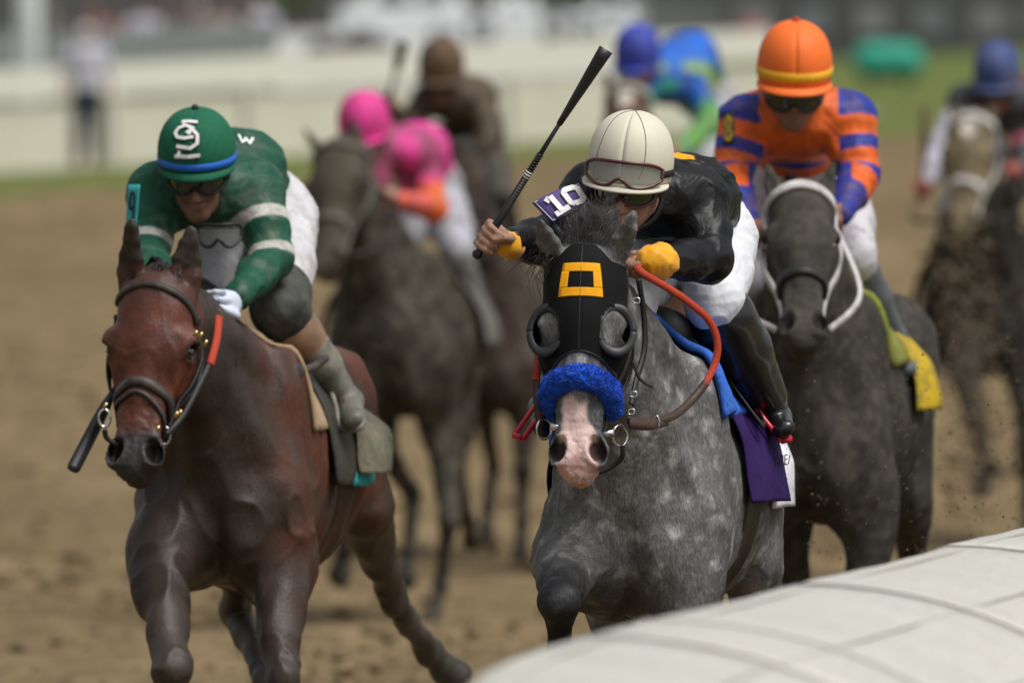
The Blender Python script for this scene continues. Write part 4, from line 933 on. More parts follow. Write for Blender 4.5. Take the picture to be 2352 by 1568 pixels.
for sg in (-1, 1):
    H9.strap('cheek_strap', [(.16, 92 * sg), (.32, 103 * sg), (.45, 101 * sg), (.60, 97 * sg), (.74, 92 * sg)], .020, .006, LEATHER, bn9, .010)
    H9.strap('rein_strap', [(.22, 106 * sg), (.38, 112 * sg), (.52, 108 * sg), (.66, 103 * sg), (.80, 94 * sg)], .016, .006, LEATHER, bn9, .010)
    cx, cy = (378, 1000) if sg > 0 else (240, 960)
    MB().tube([P(cx + 13 * math.cos(a), cy + 20 * math.sin(a), 37.97) for a in [i * math.pi / 12 for i in range(24)]], .0042, 7, closed=True).build('bit_ring', CHROME, bn9)
    MB().ribbon(spline([P(cx, cy + 25, 37.94), P(cx - 5 * sg, cy + 45, 37.95), P(cx - 30 * sg, cy + 62, 37.96)]), [V((.2, -1, 0))] * 17, .016, .006).build('chin_strap', LEATHER, bn9)
for (x, y) in ((449, 766), (461, 770), (472, 788), (413, 948), (405, 952), (362, 985), (242, 932)):
    MB().tube([P(x - 3, y + 7, 37.93), P(x + 3, y - 7, 37.93)], .0055, 8).build('brass_buckle', BRASS, bn9)
r9 = spline([P(502, 728, 38.3), P(497, 780, 38.2), P(482, 838, 38.12)], 6); ro9 = MB().ribbon(r9, [V((.2, -1, 0))] * len(r9), .024, .007).build('rein_grip', REDREIN, H9.root)
r9 = spline([P(482, 834, 38.125), P(455, 890, 38.06), P(420, 955, 38.0), P(382, 998, 37.94)], 6); MB().ribbon(r9, [V((.2, -1, 0))] * len(r9), .018, .005).build('rein', LEATHER, ro9)
r9 = spline([P(522, 690, 38.5), P(540, 760, 38.52), P(580, 815, 38.58), P(640, 822, 38.66), P(672, 805, 38.8)], 6); MB().tube(r9, .009, 8).build('rein_loop', LEATHER, ro9)
H9.cloth('saddle_pad', [.44 - .045 * i for i in range(8)], 5, 62, BEIGE, .016, .016, 18, .004)
H9.cloth('saddle_pad', [.44 - .045 * i for i in range(8)], -62, -5, BEIGE, .016, .016, 18, .004)
H9.cloth('saddle_flap', [.26 - .045 * i for i in range(8)], 18, 96, DKCL, .022, .012, 26, .008, flare=.01)
H9.cloth('saddle_cloth', [.04 - .045 * i for i in range(7)], 52, 90, MUDCL, .026, .006, 22, .024, flare=.02, flarex=.05)
H9.cloth('number_cloth', [.07 - .05 * i for i in range(8)], 30, 97, TEAL, .024, .004, 22, .004, flare=.01)
H9.cloth('saddle_cloth', [.20 - .05 * i for i in range(8)], -92, -30, MUDCL, .028, .008, 22, .01)
H9.cloth('girth', [.22 - .03 * i for i in range(4)], 88, 272, DKCL, .006, .008, 50)
MB().tube(spline([P(660, 830, 38.68), P(685, 850, 38.7), P(720, 842, 38.82), P(748, 822, 38.95)]), .013, 8).build('breast_strap', BROWNB, H9.root)
kb = Body().ell(P(668, 858, 38.7), (.04, .04, .045)); v, fc = kb.mesh(.008); obj('strap_knot', v, fc, BROWNB, H9.root)
def fk9():
    a = H9.H(rr.uniform(-.04, .06), rr.gauss(.0, .026), rr.uniform(-.05, .0)); d = V((rr.gauss(-.0, .015), -.02, -.03 + rr.gauss(0, .015))); return [a, a + d * .3 + V((0, -.012, .03)), a + d * .8 + V((0, -.02, .02)), a + d]
hair('forelock', hair_tuft(420, fk9), BLKHAIR, H9.root, .004); mane_of(H9, 600, BLKHAIR, -1, .22); tail_of(H9, 260, BLKHAIR, (-1.25, -.12, .95))
# ================================================================ jockey nine
GREENSILK = mat('green jockey silk', tint=True, rough=.5, var=.14, sc=18, bump=.15, bsc=300, spec=.25, fold=.45, mud=.03, mudc=(.10, .12, .09), msc=10)
GREENCAP = mat('green knitted cap', (.012, .115, .062), .75, .12, 40, .25, 400, .2)
BLUEBAND = mat('blue cap band', (.02, .14, .62), .6, .06)
PANTS9 = mat('muddied white breeches', (.56, .55, .58), .7, .1, 14, .1, 300, fold=.35, mud=.10, mudc=(.30, .28, .24), msc=12)
KNEE9 = mat('dark wet knee sleeve', (.03, .032, .03), .6, .3, 20, .3, 120, mud=.12, mudc=(.10, .10, .075))
TAN9 = mat('tan boot cuff', (.27, .15, .09), .55, .3, 18, .2, 120, mud=.1)
BOOT9 = mat('mud coated boot', (.13, .13, .105), .5, .35, 12, .4, 70, .4, mud=.2, mudc=(.24, .23, .185), msc=9)
GLOVEW = mat('grey white glove', (.55, .60, .70), .65, .1, 30, .1, 200)
J9 = dict(head=P(452, 351, 38.92), fw=(-.04, -1, -.30), up=(-.03, -.26, 1), neck=P(492, 445, 39.12), shR=P(362, 442, 39.05), shL=P(585, 438, 39.05),
          elL=P(625, 590, 38.92), wrL=P(548, 680, 38.58), haL=P(505, 706, 38.5), elR=P(345, 560, 38.95), wrR=P(352, 690, 38.6), haR=P(345, 735, 38.5), pelvis=P(580, 470, 39.6), spine=P(535, 388, 39.38),
          hipR=P(510, 520, 39.56), hipL=P(650, 500, 39.56), knR=P(425, 745, 39.05), knL=P(645, 712, 39.0), anR=P(320, 930, 39.4), anL=P(788, 905, 39.12), toR=P(300, 990, 39.25), toL=P(812, 965, 38.95), flipL=-1, grL=.026, fsL=1.35)
def j9col(v, J, fx):
    c = np.tile(np.array([.0085, .072, .042]), (len(v), 1))
    for S in 'RL':
        a, b, w_ = (np.array(J[k + S]) for k in ('sh', 'el', 'wr')); d = b - a; t = ((v - a) @ d) / (d @ d); near = segd(v, a, b) < .125
        st = near * np.clip((sstep(.40, .42, t) * sstep(.60, .58, t) if S == 'L' else 0) + sstep(.92, .94, t) * sstep(1.10, 1.08, t), 0, 1); c = lerp(c, (.48, .46, .42), st)
    return c
K9 = jockey(b9 + V((0, 0, 1.6)), J9, 'jockey in green silks with white sleeve bands and a lettered green cap', h=.0058, jacket=GREENSILK, jcol=j9col, breeches=PANTS9, boots=BOOT9, skin=SKIN_D, glove=(GLOVEW, 'L'), grip=dict(L=V((.1, -.35, -1)), R=(P(168, 1078, 38.2) - P(345, 735, 38.5))), kneeband=(KNEE9, TAN9), seed=3)
R9 = K9['R']
he9, hp9, hf9, hl9, hu9 = make_helmet(R9, J9['head'], J9['fw'], J9['up'], GREENCAP, brim=GREENCAP, button=BLKHAIR, a=.122, b=.15, cz=.140, sk=.030, brim_len=.016)
pts = [hp9(-180 + 10 * j, .84, .001) for j in range(37)]; MB().ribbon([p[0] for p in pts], [p[1] for p in pts], .022, .002).build('cap_band', BLUEBAND, he9)
def cap_at(u, v, off=0.): return hp9(-12 + (u - .5) * 46, .70 - .45 * v, off)
SL = [[(.15, .93), (.5, .96), (.97, .93)], [(.80, .74), (.42, .83), (.12, .73), (.04, .60), (.16, .50), (.45, .49), (.78, .53)], [(.28, .92), (.28, .05)], [(.76, .70), (.92, .57), (.90, .36), (.66, .25), (.20, .28)], [(.16, .05), (.60, .06), (.97, .09)], [(.50, .66), (.62, .61), (.66, .72)]]
for wd_, mm, of, nm in ((.019, NAVY, .001, 'logo_outline'), (.0115, WHITEM, .004, 'logo')): strokes_on(cap_at, SL, wd_, mm, nm, he9, off=of)
make_goggles(R9, J9['head'], hf9, hl9, hu9, .092, .108, -.07, .033, LENS_D, FRAME_B, (.10, .10), 70)
make_goggles(R9, P(505, 470, 38.86), hf9, hl9, V((0, -.2, 1)), .07, .06, -.08, .032, LENS_G, FRAME_B, None, 70, name='hanging_goggles')
ap9 = patch([P(288, 534, 38.88), P(312, 524, 38.84), P(320, 424, 38.84), P(294, 424, 38.88)])
an9 = sheet_on(ap9, mat('turquoise arm cloth', (.05, .40, .42), .6, .08, 20, .1, 200), 'arm_number', R9)
strokes_on(ap9, [[(.30, .22), (.42, .16), (.62, .18), (.72, .30), (.72, .70), (.62, .82), (.42, .82), (.32, .70), (.32, .55), (.44, .46), (.70, .50)]], .0085, NAVY, 'number', an9, off=.003)
jm = K9['jacket'].data; jb = V(b9 + V((0, 0, 1.6))); jt = BVHTree.FromPolygons([tuple(q.co + jb) for q in jm.vertices], [tuple(q.vertices) for q in jm.polygons])
def bw(u, v, off=0.):
    p = P(548 + 34 * u, 330 - 20 * v + 5 * u, 39.3); o = V((0, 0, CAM_H)); r = jt.ray_cast(o, (p - o).normalized()); return ((r[0] + r[1] * off, r[1]) if r[0] else (p, V((0, -1, 0))))
strokes_on(bw, [[(.0, .9), (.25, 0), (.5, .7), (.7, 0), (.95, .8)]], .009, WHITEM, 'back_lettering', K9['jacket'], off=.003)
w9 = root('riding_whip', P(332, 762, 38.42), 'black riding whip pointing down beside the bay horse muzzle', 'whip')
a9, e9 = P(350, 725, 38.5), P(166, 1080, 38.12); MB().tube([a9, a9.lerp(e9, .5)], [.010, .0075], 8).build('shaft', WBLK, w9); MB().tube([a9.lerp(e9, t) for t in (.48, .58, .7, .98, 1)], [.008, .017, .021, .022, .017], 10, flat=.45, up=(0, -1, 0)).build('flap', WBLK, w9)
st9 = MB().tube(spline([P(745, 850, 39.1), P(770, 930, 39.05), P(785, 985, 39.0), P(830, 978, 39.0), P(825, 920, 39.1)]), .009, 8).build('stirrup', mat('muddy steel', (.2, .2, .17), .5, .3, mud=.2), H9.root)

# ================================================================ THE REST OF THE FIELD
def plain_col(base, dark=(.03, .026, .022), face=None, star=None, mudw=.5, mudc=(.12, .105, .075)):
    def fn(s, v):
        c = np.tile(np.array(base), (len(v), 1))
        for k in ('FR', 'FL', 'HR', 'HL'):
            L = s.legs[k]; c = lerp(c, dark, sstep(.13, .06, np.minimum(segd(v, L[1], L[2]), segd(v, L[2], L[3]))) * .8)
        if face is not None: c = lerp(c, face, s.ishead * sstep(.16, .1, np.abs(s.hl)) * .9)
        if star is not None: c = lerp(c, (.62, .56, .5), s.ishead * sstep(.05, .035, np.hypot(s.hl, (s.ht - star) * .5)))
        n = vnoise(v, 16, 4) * .4 + vnoise(v, 41, 8) * .6; c = lerp(c, mudc, sstep(.36, .74, n) * mudw)
        for sg in (-1, 1): c = lerp(c, (.012, .011, .01), sstep(.045, .02, np.linalg.norm(v - np.array(s.H(.905, .052 * sg, .004)), axis=1)))
        return c
    return fn
DARKCOAT = coat_mat('mud splashed dark coat', hairs=.2, rough=.75, spec=.08)
def rider_J(W, head, fw=(0, -1, -.25), up=(0, -.2, 1), sc=1.0, **over):
    hx = lambda x, y, z: head + (W(x, y, z) - W(0, 0, 0)) * sc
    J = dict(head=head, fw=V(fw), up=V(up), neck=hx(-.2, 0, -.13), pelvis=hx(-.68, 0, -.36), spine=hx(-.46, 0, -.18))
    for S, g in (('R', -1), ('L', 1)):
        J.update({'sh' + S: hx(-.2, .165 * g, -.14), 'el' + S: hx(-.12, .26 * g, -.38), 'wr' + S: hx(.10, .12 * g, -.50), 'ha' + S: hx(.15, .10 * g, -.52), 'hip' + S: hx(-.66, .12 * g, -.42), 'kn' + S: hx(-.32, .27 * g, -.70), 'an' + S: hx(-.55, .33 * g, -1.04), 'to' + S: hx(-.40, .35 * g, -1.12)})
    J.update(over); return J
def cloth_m(name, c, mud=0., **k): return mat(name, c, .65, .12, 16, .15, 200, .25, fold=.3, mud=mud, msc=9, **k)
def tinted(name, mud=0.): return mat(name, tint=True, rough=.62, var=.1, sc=18, bump=.1, bsc=250, spec=.25, fold=.25, mud=mud, msc=8)
def basic_tack(Hh, m, cloth=None, clothw=(.2, 40, 92), bw=.024, n=8, pad=None, nosem=None):
    b, _ = Hh.strap('bridle', [(.10, -95), (.08, -45), (.06, 0), (.08, 45), (.10, 95)], bw, .008, m, Hh.root, .006)
    for sg in (-1, 1): Hh.strap('cheek_strap', [(.10, 95 * sg), (.3, 102 * sg), (.5, 98 * sg), (.72, 92 * sg), (.86, 82 * sg)], bw, .008, m, b, .008)
    Hh.strap('noseband', [(.68, -95), (.61, -45), (.60, 0), (.61, 45), (.68, 95)], bw, .008, nosem or m, b, .005)
    if cloth:
        for sg in (-1, 1): Hh.cloth('saddle_cloth', [clothw[0] - .06 * i for i in range(8)], clothw[1] * sg, clothw[2] * sg, cloth, .025, .008, 18, .01, flare=.03)
    if pad:
        for sg in (-1, 1): Hh.cloth('saddle_pad', [.44 - .06 * i for i in range(7)], 6 * sg, 58 * sg, pad, .02, .03, 14, .004)
    return b
def reins_of(Hh, J, m):
    for S, sg in (('R', -1), ('L', 1)):
        a = Hh.H(.86, .075 * sg, -.07); e = J['ha' + S]; pts = spline([a, a.lerp(e, .5) + Hh.l * sg * .10 - V((0, 0, .06)), e], 8); MB().ribbon(pts, [Hh.l * sg + Hh.f] * len(pts), .022, .006).build('rein', m, Hh.root)

# ---------------------------------------------------------------- orange and blue, on a dark horse in a white bridle
bO = V((1.067, 41.95, 0)); fO, lO, WO = frame(bO + V((0, 0, .08)), math.radians(9))
lgO = pose_world(POSE_A, WO); lgO['FL'] = [WO(.52, .18, .92), WO(.60, .19, .52), WO(.62, .19, .22), WO(.66, .19, .05)]
HO = Horse(bO, math.radians(9), P(1838, 428, 40.98), P(1846, 776, 40.58), lgO, 'dark mud-splashed racehorse in a white bridle behind the grey', h=.0095, headlat=V((1, 0, 0)), col=plain_col((.042, .039, .035), face=(.05, .046, .042), mudw=.85, mudc=(.075, .068, .056)), m=DARKCOAT, drop=.14, hw=1.14, earlen=.14)
WHB = mat('white bridle webbing', (.55, .53, .52), .7, .1, 20, .2, 100, mud=.12)
YCL = cloth_m('yellow saddle cloth', (.52, .36, .012), .2); OLIVE = cloth_m('olive saddle pad', (.20, .22, .03), .08)
HO.cloth('saddle_cloth', [.10 - .04 * i for i in range(6)], 40, 88, YCL, .022, .008, 18, .01, flare=.0, flarex=.03)
bO_ = basic_tack(HO, WHB, None, (-.06, 54, 82), .036, pad=OLIVE, nosem=LEATHER)
mane_of(HO, 300, BLKHAIR); tail_of(HO, 240, mat('grey tail hair', (.10, .10, .10), .6, .3), (-1.1, .16, 1.2))
JO = rider_J(WO, P(1825, 153, 41.35), fw=(0, -1, -.28), up=(.03, -.22, 1), neck=P(1835, 222, 41.55), shR=P(1712, 280, 41.5), shL=P(1948, 272, 41.5), elR=P(1680, 400, 41.45), wrR=P(1715, 520, 41.2), haR=P(1735, 545, 41.12), elL=P(1972, 405, 41.42), wrL=P(1930, 492, 41.2), haL=P(1905, 500, 41.1),
             pelvis=P(1835, 400, 41.98), spine=P(1835, 300, 41.8), hipR=P(1755, 440, 41.95), hipL=P(1920, 440, 41.95), knR=P(1712, 640, 41.6), knL=P(1955, 585, 41.62), anR=P(1660, 850, 41.9), anL=P(2062, 800, 41.95), toR=P(1650, 890, 41.8), toL=P(2085, 850, 41.8), flipL=-1)
def ocol(v, J, fx):
    c = np.tile(np.array([.72, .125, .018]), (len(v), 1)); B_ = (.018, .035, .26)
    for S in 'RL':
        a, b, w_ = (np.array(J[k + S]) for k in ('sh', 'el', 'wr')); d1, d2 = segd(v, a, b), segd(v, b, w_); t = np.where(d1 < d2, ((v - a) @ (b - a)) / ((b - a) @ (b - a)), 1 + ((v - b) @ (w_ - b)) / ((w_ - b) @ (w_ - b)))
        near = np.minimum(d1, d2) < .115
        st = np.zeros(len(v))
        for lo, hi in ((-.45, .12), (.42, .66), (.95, 1.12), (1.5, 2.5)): st = np.maximum(st, sstep(lo - .015, lo + .015, t) * sstep(hi + .015, hi - .015, t))
        sd_ = np.abs((v - np.array(J['neck'])) @ np.array((J['shL'] - J['shR']).normalized())); c = lerp(c, B_, st * near * (sd_ > .125))
    ch = np.array(J['neck']) - np.array([0, 0, .0]); c = lerp(c, B_, sstep(.205, .225, ch[2] - v[:, 2]) * (v[:, 1] < 41.75) * (np.abs(v[:, 0] - ch[0]) < .17))
    return c
KO = jockey(bO + V((0, 0, 1.6)), JO, 'jockey in orange silks with blue sleeve hoops and a bright orange cap', h=.0085, jacket=mat('orange and blue silk', tint=True, rough=.5, var=.12, sc=18, bump=.1, bsc=250, spec=.25, fold=.45, mud=.04, mudc=(.14, .07, .04), msc=14), jcol=ocol, breeches=cloth_m('white breeches far', (.55, .54, .58), .06), boots=cloth_m('grey wet boots', (.11, .12, .13)), skin=SKIN_D, wrinkle=.005, seed=6)
ORC = mat('orange cap cloth', (.85, .16, .022), .6, .05); heO, hpO, hfO, hlO, huO = make_helmet(KO['R'], JO['head'], JO['fw'], JO['up'], ORC, brim=ORC, button=mat('red button', (.5, .05, .02), .6), a=.124, b=.15, cz=.152, sk=.045, brim_len=.03)
pts = [hpO(-180 + 10 * j, .80, .001) for j in range(37)]; MB().ribbon([p[0] for p in pts], [p[1] for p in pts], .030, .002).build('cap_band', mat('yellow cap band', (.80, .42, .02), .6), heO)
make_goggles(KO['R'], JO['head'], hfO, hlO, huO, .095, .112, -.092, .034, LENS_D, FRAME_B, (.10, .10), 70)
for sg in (-1, 1): MB().ball(JO['head'] + hlO * .078 * sg + hfO * .055 - huO * .088, (.022, .02, .016), n=6).build('goggle_vent', LENS_G, KO['R'])
apO = patch([P(1662, 335, 41.28), P(1688, 330, 41.26), P(1684, 255, 41.28), P(1662, 262, 41.3)]); aO = sheet_on(apO, mat('black arm cloth', (.02, .02, .02), .6), 'arm_number', KO['R']); strokes_on(apO, [[(.5, .12), (.25, .25), (.3, .45), (.7, .55), (.75, .75), (.5, .88), (.28, .75), (.3, .58), (.7, .42), (.75, .25), (.5, .12)]], .012, YCL, 'number', aO, off=.004)
reins_of(HO, JO, WHB)
# ---------------------------------------------------------------- pink, on a dark muddy horse
bP = V((-.50, 59.65, 0)); fP, lP, WP = frame(bP, math.radians(6))
lgP = dict(FR=[P(835, 1000, 59.1), P(800, 1130, 58.8), P(790, 1265, 58.95), P(780, 1320, 58.98)], FL=[P(1015, 985, 59.2), P(1032, 1190, 58.95), P(1012, 1345, 59.0), P(992, 1428, 58.92)],
           HR=[WP(-.3, -.2, .9), P(948, 1140, 60.1), P(938, 1270, 59.9), P(930, 1330, 59.8)], HL=[WP(-.36, .2, .92), P(1050, 1080, 60.3), P(1075, 1200, 60.6), P(1085, 1240, 60.7)])
HP = Horse(bP, math.radians(6), P(776, 322, 58.75), P(736, 625, 58.45), lgP, 'dark muddy racehorse with its head turned away to the left', h=.012, headlat=V((.82, -.57, 0)), col=plain_col((.036, .032, .026), face=(.085, .075, .055), mudw=.85, mudc=(.10, .09, .066)), m=DARKCOAT, ears=(P(694, 293, 58.8), P(800, 262, 58.7)), hw=1.6, fat=1.28, wide=1.28, drop=.18)
basic_tack(HP, mat('grey muddy bridle', (.13, .12, .10), .7, mud=.2), cloth_m('grey saddle cloth', (.12, .12, .11), .2), (.2, 40, 92), .03); mane_of(HP, 200, BLKHAIR); tail_of(HP, 150, BLKHAIR)
JP = rider_J(WP, P(836, 282, 59.1), fw=(-.35, -1, -.35), up=(-.12, -.3, 1), neck=P(890, 320, 59.35), shR=P(862, 345, 59.25), shL=P(968, 352, 59.4), elR=P(850, 450, 59.2), wrR=P(865, 480, 58.95), haR=P(860, 490, 58.9), elL=P(995, 478, 59.25), wrL=P(918, 460, 58.95), haL=P(893, 450, 58.9), pelvis=P(985, 425, 60.0), spine=P(955, 345, 59.75), hipR=P(960, 480, 59.95), hipL=P(1020, 470, 59.95), knR=P(880, 600, 59.5), knL=P(1052, 575, 59.55), anR=P(800, 740, 59.8), anL=P(1092, 760, 59.85), toR=P(790, 780, 59.7), toL=P(1098, 800, 59.7))
def pcol(v, J, fx):
    c = np.tile(np.array([.72, .045, .30]), (len(v), 1)); n = vnoise(v, 9, 2)
    c = lerp(c, (.16, .06, .075), sstep(.40, .55, n) * .75 * (v[:, 1] < 59.5))
    a, b, w_ = (np.array(J[k]) for k in ('shL', 'elL', 'wrL')); t = ((v - a) @ (b - a)) / ((b - a) @ (b - a)); c = lerp(c, (.75, .13, .03), sstep(.55, .75, t) * (segd(v, a, b) < .13)); c = lerp(c, (.75, .14, .035), (segd(v, b, w_) < .1) * .75)
    return c
KP = jockey(bP + V((0, 0, 1.6)), JP, 'jockey in hot pink and orange silks bent low behind the green rider', h=.011, jacket=tinted('pink silk', .06), jcol=pcol, breeches=cloth_m('pale breeches', (.42, .43, .48), .16), boots=cloth_m('pale muddy boots', (.25, .26, .28), .2), skin=SKIN, face=True, wrinkle=.004, seed=8)
PKC = mat('pink cap cloth', (.66, .04, .26), .65, .3, 18, mud=.02, mudc=(.2, .06, .09)); heP, *_ = make_helmet(KP['R'], JP['head'], JP['fw'], JP['up'], PKC, brim=PKC, a=.122, b=.15, cz=.152, sk=.045)
make_goggles(KP['R'], JP['head'], _[1], _[2], _[3], .092, .108, -.095, .034, LENS_G, FRAME_B, (.10, .10), 70); reins_of(HP, JP, LEATHER)
# ---------------------------------------------------------------- a brown, mud-covered pair behind the pink one
MUDDY = cloth_m('mud covered silk', (.085, .058, .038), .1, mudc=(.05, .045, .035)); MUD2 = cloth_m('dark muddy cloth', (.05, .045, .036), .15)
bM = V((-.02, 67.7, .06)); fM, lM, WM = frame(bM, math.radians(9))
HM = Horse(bM, math.radians(9), P(1062, 330, 66.6), P(1072, 590, 66.35), pose_world(POSE_A, WM), 'brown muddy racehorse half hidden behind the pink rider', h=.014, col=plain_col((.05, .036, .028), mudw=.7, mudc=(.11, .095, .075)), m=DARKCOAT, drop=.0)
basic_tack(HM, LEATHER, MUD2, (.2, 40, 92), .03); mane_of(HM, 150, BLKHAIR); tail_of(HM, 120, BLKHAIR)
JM = rider_J(WM, P(1014, 150, 67.0), fw=(-.15, -1, -.3), neck=P(1042, 205, 67.25), shR=P(985, 230, 67.15), shL=P(1100, 228, 67.2), elR=P(935, 290, 67.0), wrR=P(903, 252, 66.85), haR=P(892, 232, 66.8), elL=P(1128, 315, 67.05), wrL=P(1085, 350, 66.8), haL=P(1070, 352, 66.7), pelvis=P(1085, 285, 67.8), spine=P(1075, 225, 67.55))
KM = jockey(bM + V((0, 0, 1.6)), JM, 'mud-covered jockey in brown with a brown cap behind the pink rider', h=.013, jacket=MUDDY, breeches=MUD2, boots=MUD2, skin=SKIN_D, face=False, wrinkle=.004, seed=9)
BRC = cloth_m('brown muddy cap', (.115, .068, .036), .05); heM, *_ = make_helmet(KM['R'], JM['head'], JM['fw'], JM['up'], BRC, brim=BRC, a=.125, b=.15, cz=.152); make_goggles(KM['R'], JM['head'], _[1], _[2], _[3], .092, .108, -.095, .034, LENS_D, FRAME_B, None, 70); reins_of(HM, JM, LEATHER)
wM = root('riding_whip', P(890, 236, 66.8), 'dark riding whip raised between the pink cap and the brown cap', 'whip'); a_, e_ = P(886, 250, 66.8), P(928, 96, 66.6); MB().tube([a_, a_.lerp(e_, .6)], [.012, .010], 8).build('shaft', WBLK, wM); MB().tube([a_.lerp(e_, t) for t in (.55, .65, .97, 1)], [.010, .026, .03, .02], 10, flat=.5, up=(0, -1, 0)).build('flap', WBLK, wM)
# ---------------------------------------------------------------- blue and green, chestnut with a white star
bB = V((.80, 65.6, .12)); fB, lB, WB = frame(bB + V((0, 0, .12)), math.radians(10))
HB = Horse(bB, math.radians(10), P(1438, 195, 64.3), P(1440, 450, 64.0), pose_world(POSE_B, WB), 'chestnut racehorse with a white star behind the cream helmet', h=.014, col=plain_col((.10, .045, .03), face=(.10, .048, .035), star=.16, mudw=.4), m=DARKCOAT, drop=.12)
basic_tack(HB, mat('pale fleece bridle', (.30, .28, .25), .8), MUD2, (.2, 40, 92), .04); mane_of(HB, 150, BLKHAIR); tail_of(HB, 120, BLKHAIR)
JB = rider_J(WB, P(1464, 122, 65.0), fw=(-.2, -1, -.3), neck=P(1515, 150, 65.35), shR=P(1480, 195, 65.25), shL=P(1600, 185, 65.35), elL=P(1630, 285, 65.2), wrL=P(1560, 350, 64.8), haL=P(1545, 355, 64.7), elR=P(1450, 290, 65.1), wrR=P(1475, 330, 64.8), haR=P(1480, 340, 64.7), pelvis=P(1615, 215, 65.95), spine=P(1580, 130, 65.7), hipL=P(1640, 250, 65.9))
def bcol(v, J, fx):
    c = np.tile(np.array([.012, .10, .50]), (len(v), 1)); n = vnoise(v, 9, 12); c = lerp(c, (.22, .34, .03), sstep(.52, .58, n)); c = lerp(c, (.05, .35, .2), sstep(.32, .26, n)); c = lerp(c, (.02, .03, .06), sstep(.38, .42, n) * sstep(.47, .44, n) * .8)
    c = lerp(c, (.014, .13, .58), sstep(J['shL'].z + .07, J['shL'].z + .12, v[:, 2])); a, b = np.array(J['elL']), np.array(J['wrL']); c = lerp(c, (.14, .34, .04), sstep(.12, .09, segd(v, a, b)) * .8)
    return c
KB = jockey(bB + V((0, 0, 1.6)), JB, 'jockey in blue and lime green silks with a blue cap', h=.013, jacket=tinted('blue and lime silk', .10), jcol=bcol, breeches=cloth_m('greyed breeches', (.4, .4, .42), .1), boots=MUD2, skin=SKIN, face=False, wrinkle=.004, seed=10)
BLC = mat('blue cap cloth', (.035, .055, .36), .65, .3, 14, mud=.06, mudc=(.06, .06, .12)); heB, *_ = make_helmet(KB['R'], JB['head'], JB['fw'], JB['up'], BLC, brim=BLC, a=.122, b=.15, cz=.152); make_goggles(KB['R'], JB['head'], _[1], _[2], _[3], .098, .115, -.09, .045, LENS_G, FRAME_B, (.1, .1), 70); reins_of(HB, JB, LEATHER)
# ---------------------------------------------------------------- the pair at the right
bR = V((2.47, 64.7, 0)); fR, lR, WR = frame(bR + V((0, 0, .30)), math.radians(9))
lgR = pose_world(POSE_B, WR); lgR['FR'] = [P(2215, 800, 64.0), P(2235, 960, 63.7), P(2262, 1060, 63.75), P(2252, 1120, 63.8)]; lgR['FL'] = [P(2330, 800, 64.1), P(2355, 960, 64.0), P(2360, 1150, 64.0), P(2362, 1300, 63.95)]
HR_ = Horse(bR, math.radians(9), P(2232, 262, 63.45), P(2205, 530, 63.1), lgR, 'dark racehorse with a mud-pale face and white cheek straps at the right', h=.014, col=plain_col((.022, .021, .02), face=(.21, .165, .095), star=.16, mudw=.6, mudc=(.055, .05, .04)), m=DARKCOAT, fat=1.25, hw=1.3, wide=1.25, drop=.30)
basic_tack(HR_, mat('white fleece cheek strap', (.5, .49, .47), .9, mud=.1), MUD2, (.2, 40, 92), .04); mane_of(HR_, 150, BLKHAIR); tail_of(HR_, 120, BLKHAIR)
JR = rider_J(WR, P(2290, 164, 64.0), fw=(-.2, -1, -.3), shR=P(2215, 235, 64.15), elR=P(2160, 340, 64.0), wrR=P(2128, 425, 63.8), haR=P(2116, 440, 63.75), pelvis=P(2320, 250, 64.8))
GRW = cloth_m('grey and white silk', (.42, .41, .45), .10, mudc=(.15, .14, .13))
def rcol(v, J, fx):
    c = np.tile(np.array([.06, .06, .07]), (len(v), 1)); a, b, w_ = (np.array(J[k]) for k in ('shR', 'elR', 'wrR')); c = lerp(c, (.5, .48, .55), sstep(.13, .10, np.minimum(segd(v, b, w_), segd(v, a * .4 + b * .6, b)))); return c
KR = jockey(bR + V((0, 0, 1.6)), JR, 'jockey in dark grey with pale sleeves and a mud-splashed blue cap', h=.013, jacket=tinted('grey muddy silk', .04), jcol=rcol, breeches=cloth_m('pale muddied breeches', (.45, .44, .48), .1), boots=MUD2, skin=mat('reddened skin', (.36, .10, .08), .6), face=False, wrinkle=.004, seed=12)
RBC = mat('grey blue cap', (.05, .075, .22), .65, .35, 12, mud=.14, mudc=(.10, .10, .12)); heR, *_ = make_helmet(KR['R'], JR['head'], JR['fw'], JR['up'], RBC, brim=RBC, a=.122, b=.15, cz=.152); make_goggles(KR['R'], JR['head'], _[1], _[2], _[3], .098, .115, -.09, .04, LENS_D, FRAME_B, (.1, .1), 70); reins_of(HR_, JR, LEATHER)
wR = root('riding_whip', P(2116, 440, 63.75), 'brown riding whip held upright at the right by the grey sleeved jockey', 'whip'); MB().tube([P(2114, 470, 63.75), P(2118, 380, 63.7), P(2122, 330, 63.68), P(2124, 245, 63.65)], [.012, .012, .028, .03], 8, flat=.6).build('shaft', mat('brown whip', (.10, .06, .035), .6), wR)
bE = V((3.05, 68.6, .1)); fE, lE, WE = frame(bE, math.radians(9))
HE = Horse(bE, math.radians(9), P(2425, 300, 67.5), P(2420, 560, 67.2), pose_world(POSE_A, WE), 'black racehorse mostly cut off by the right edge', h=.016, col=plain_col((.02, .019, .018), mudw=.4, mudc=(.05, .045, .04)), m=DARKCOAT, fat=1.05)
basic_tack(HE, LEATHER, MUD2); tail_of(HE, 80, BLKHAIR)
JE = rider_J(WE, P(2420, 150, 68.0), shR=P(2352, 215, 68.1), elR=P(2345, 310, 68.0), wrR=P(2370, 370, 67.7), haR=P(2380, 380, 67.6))
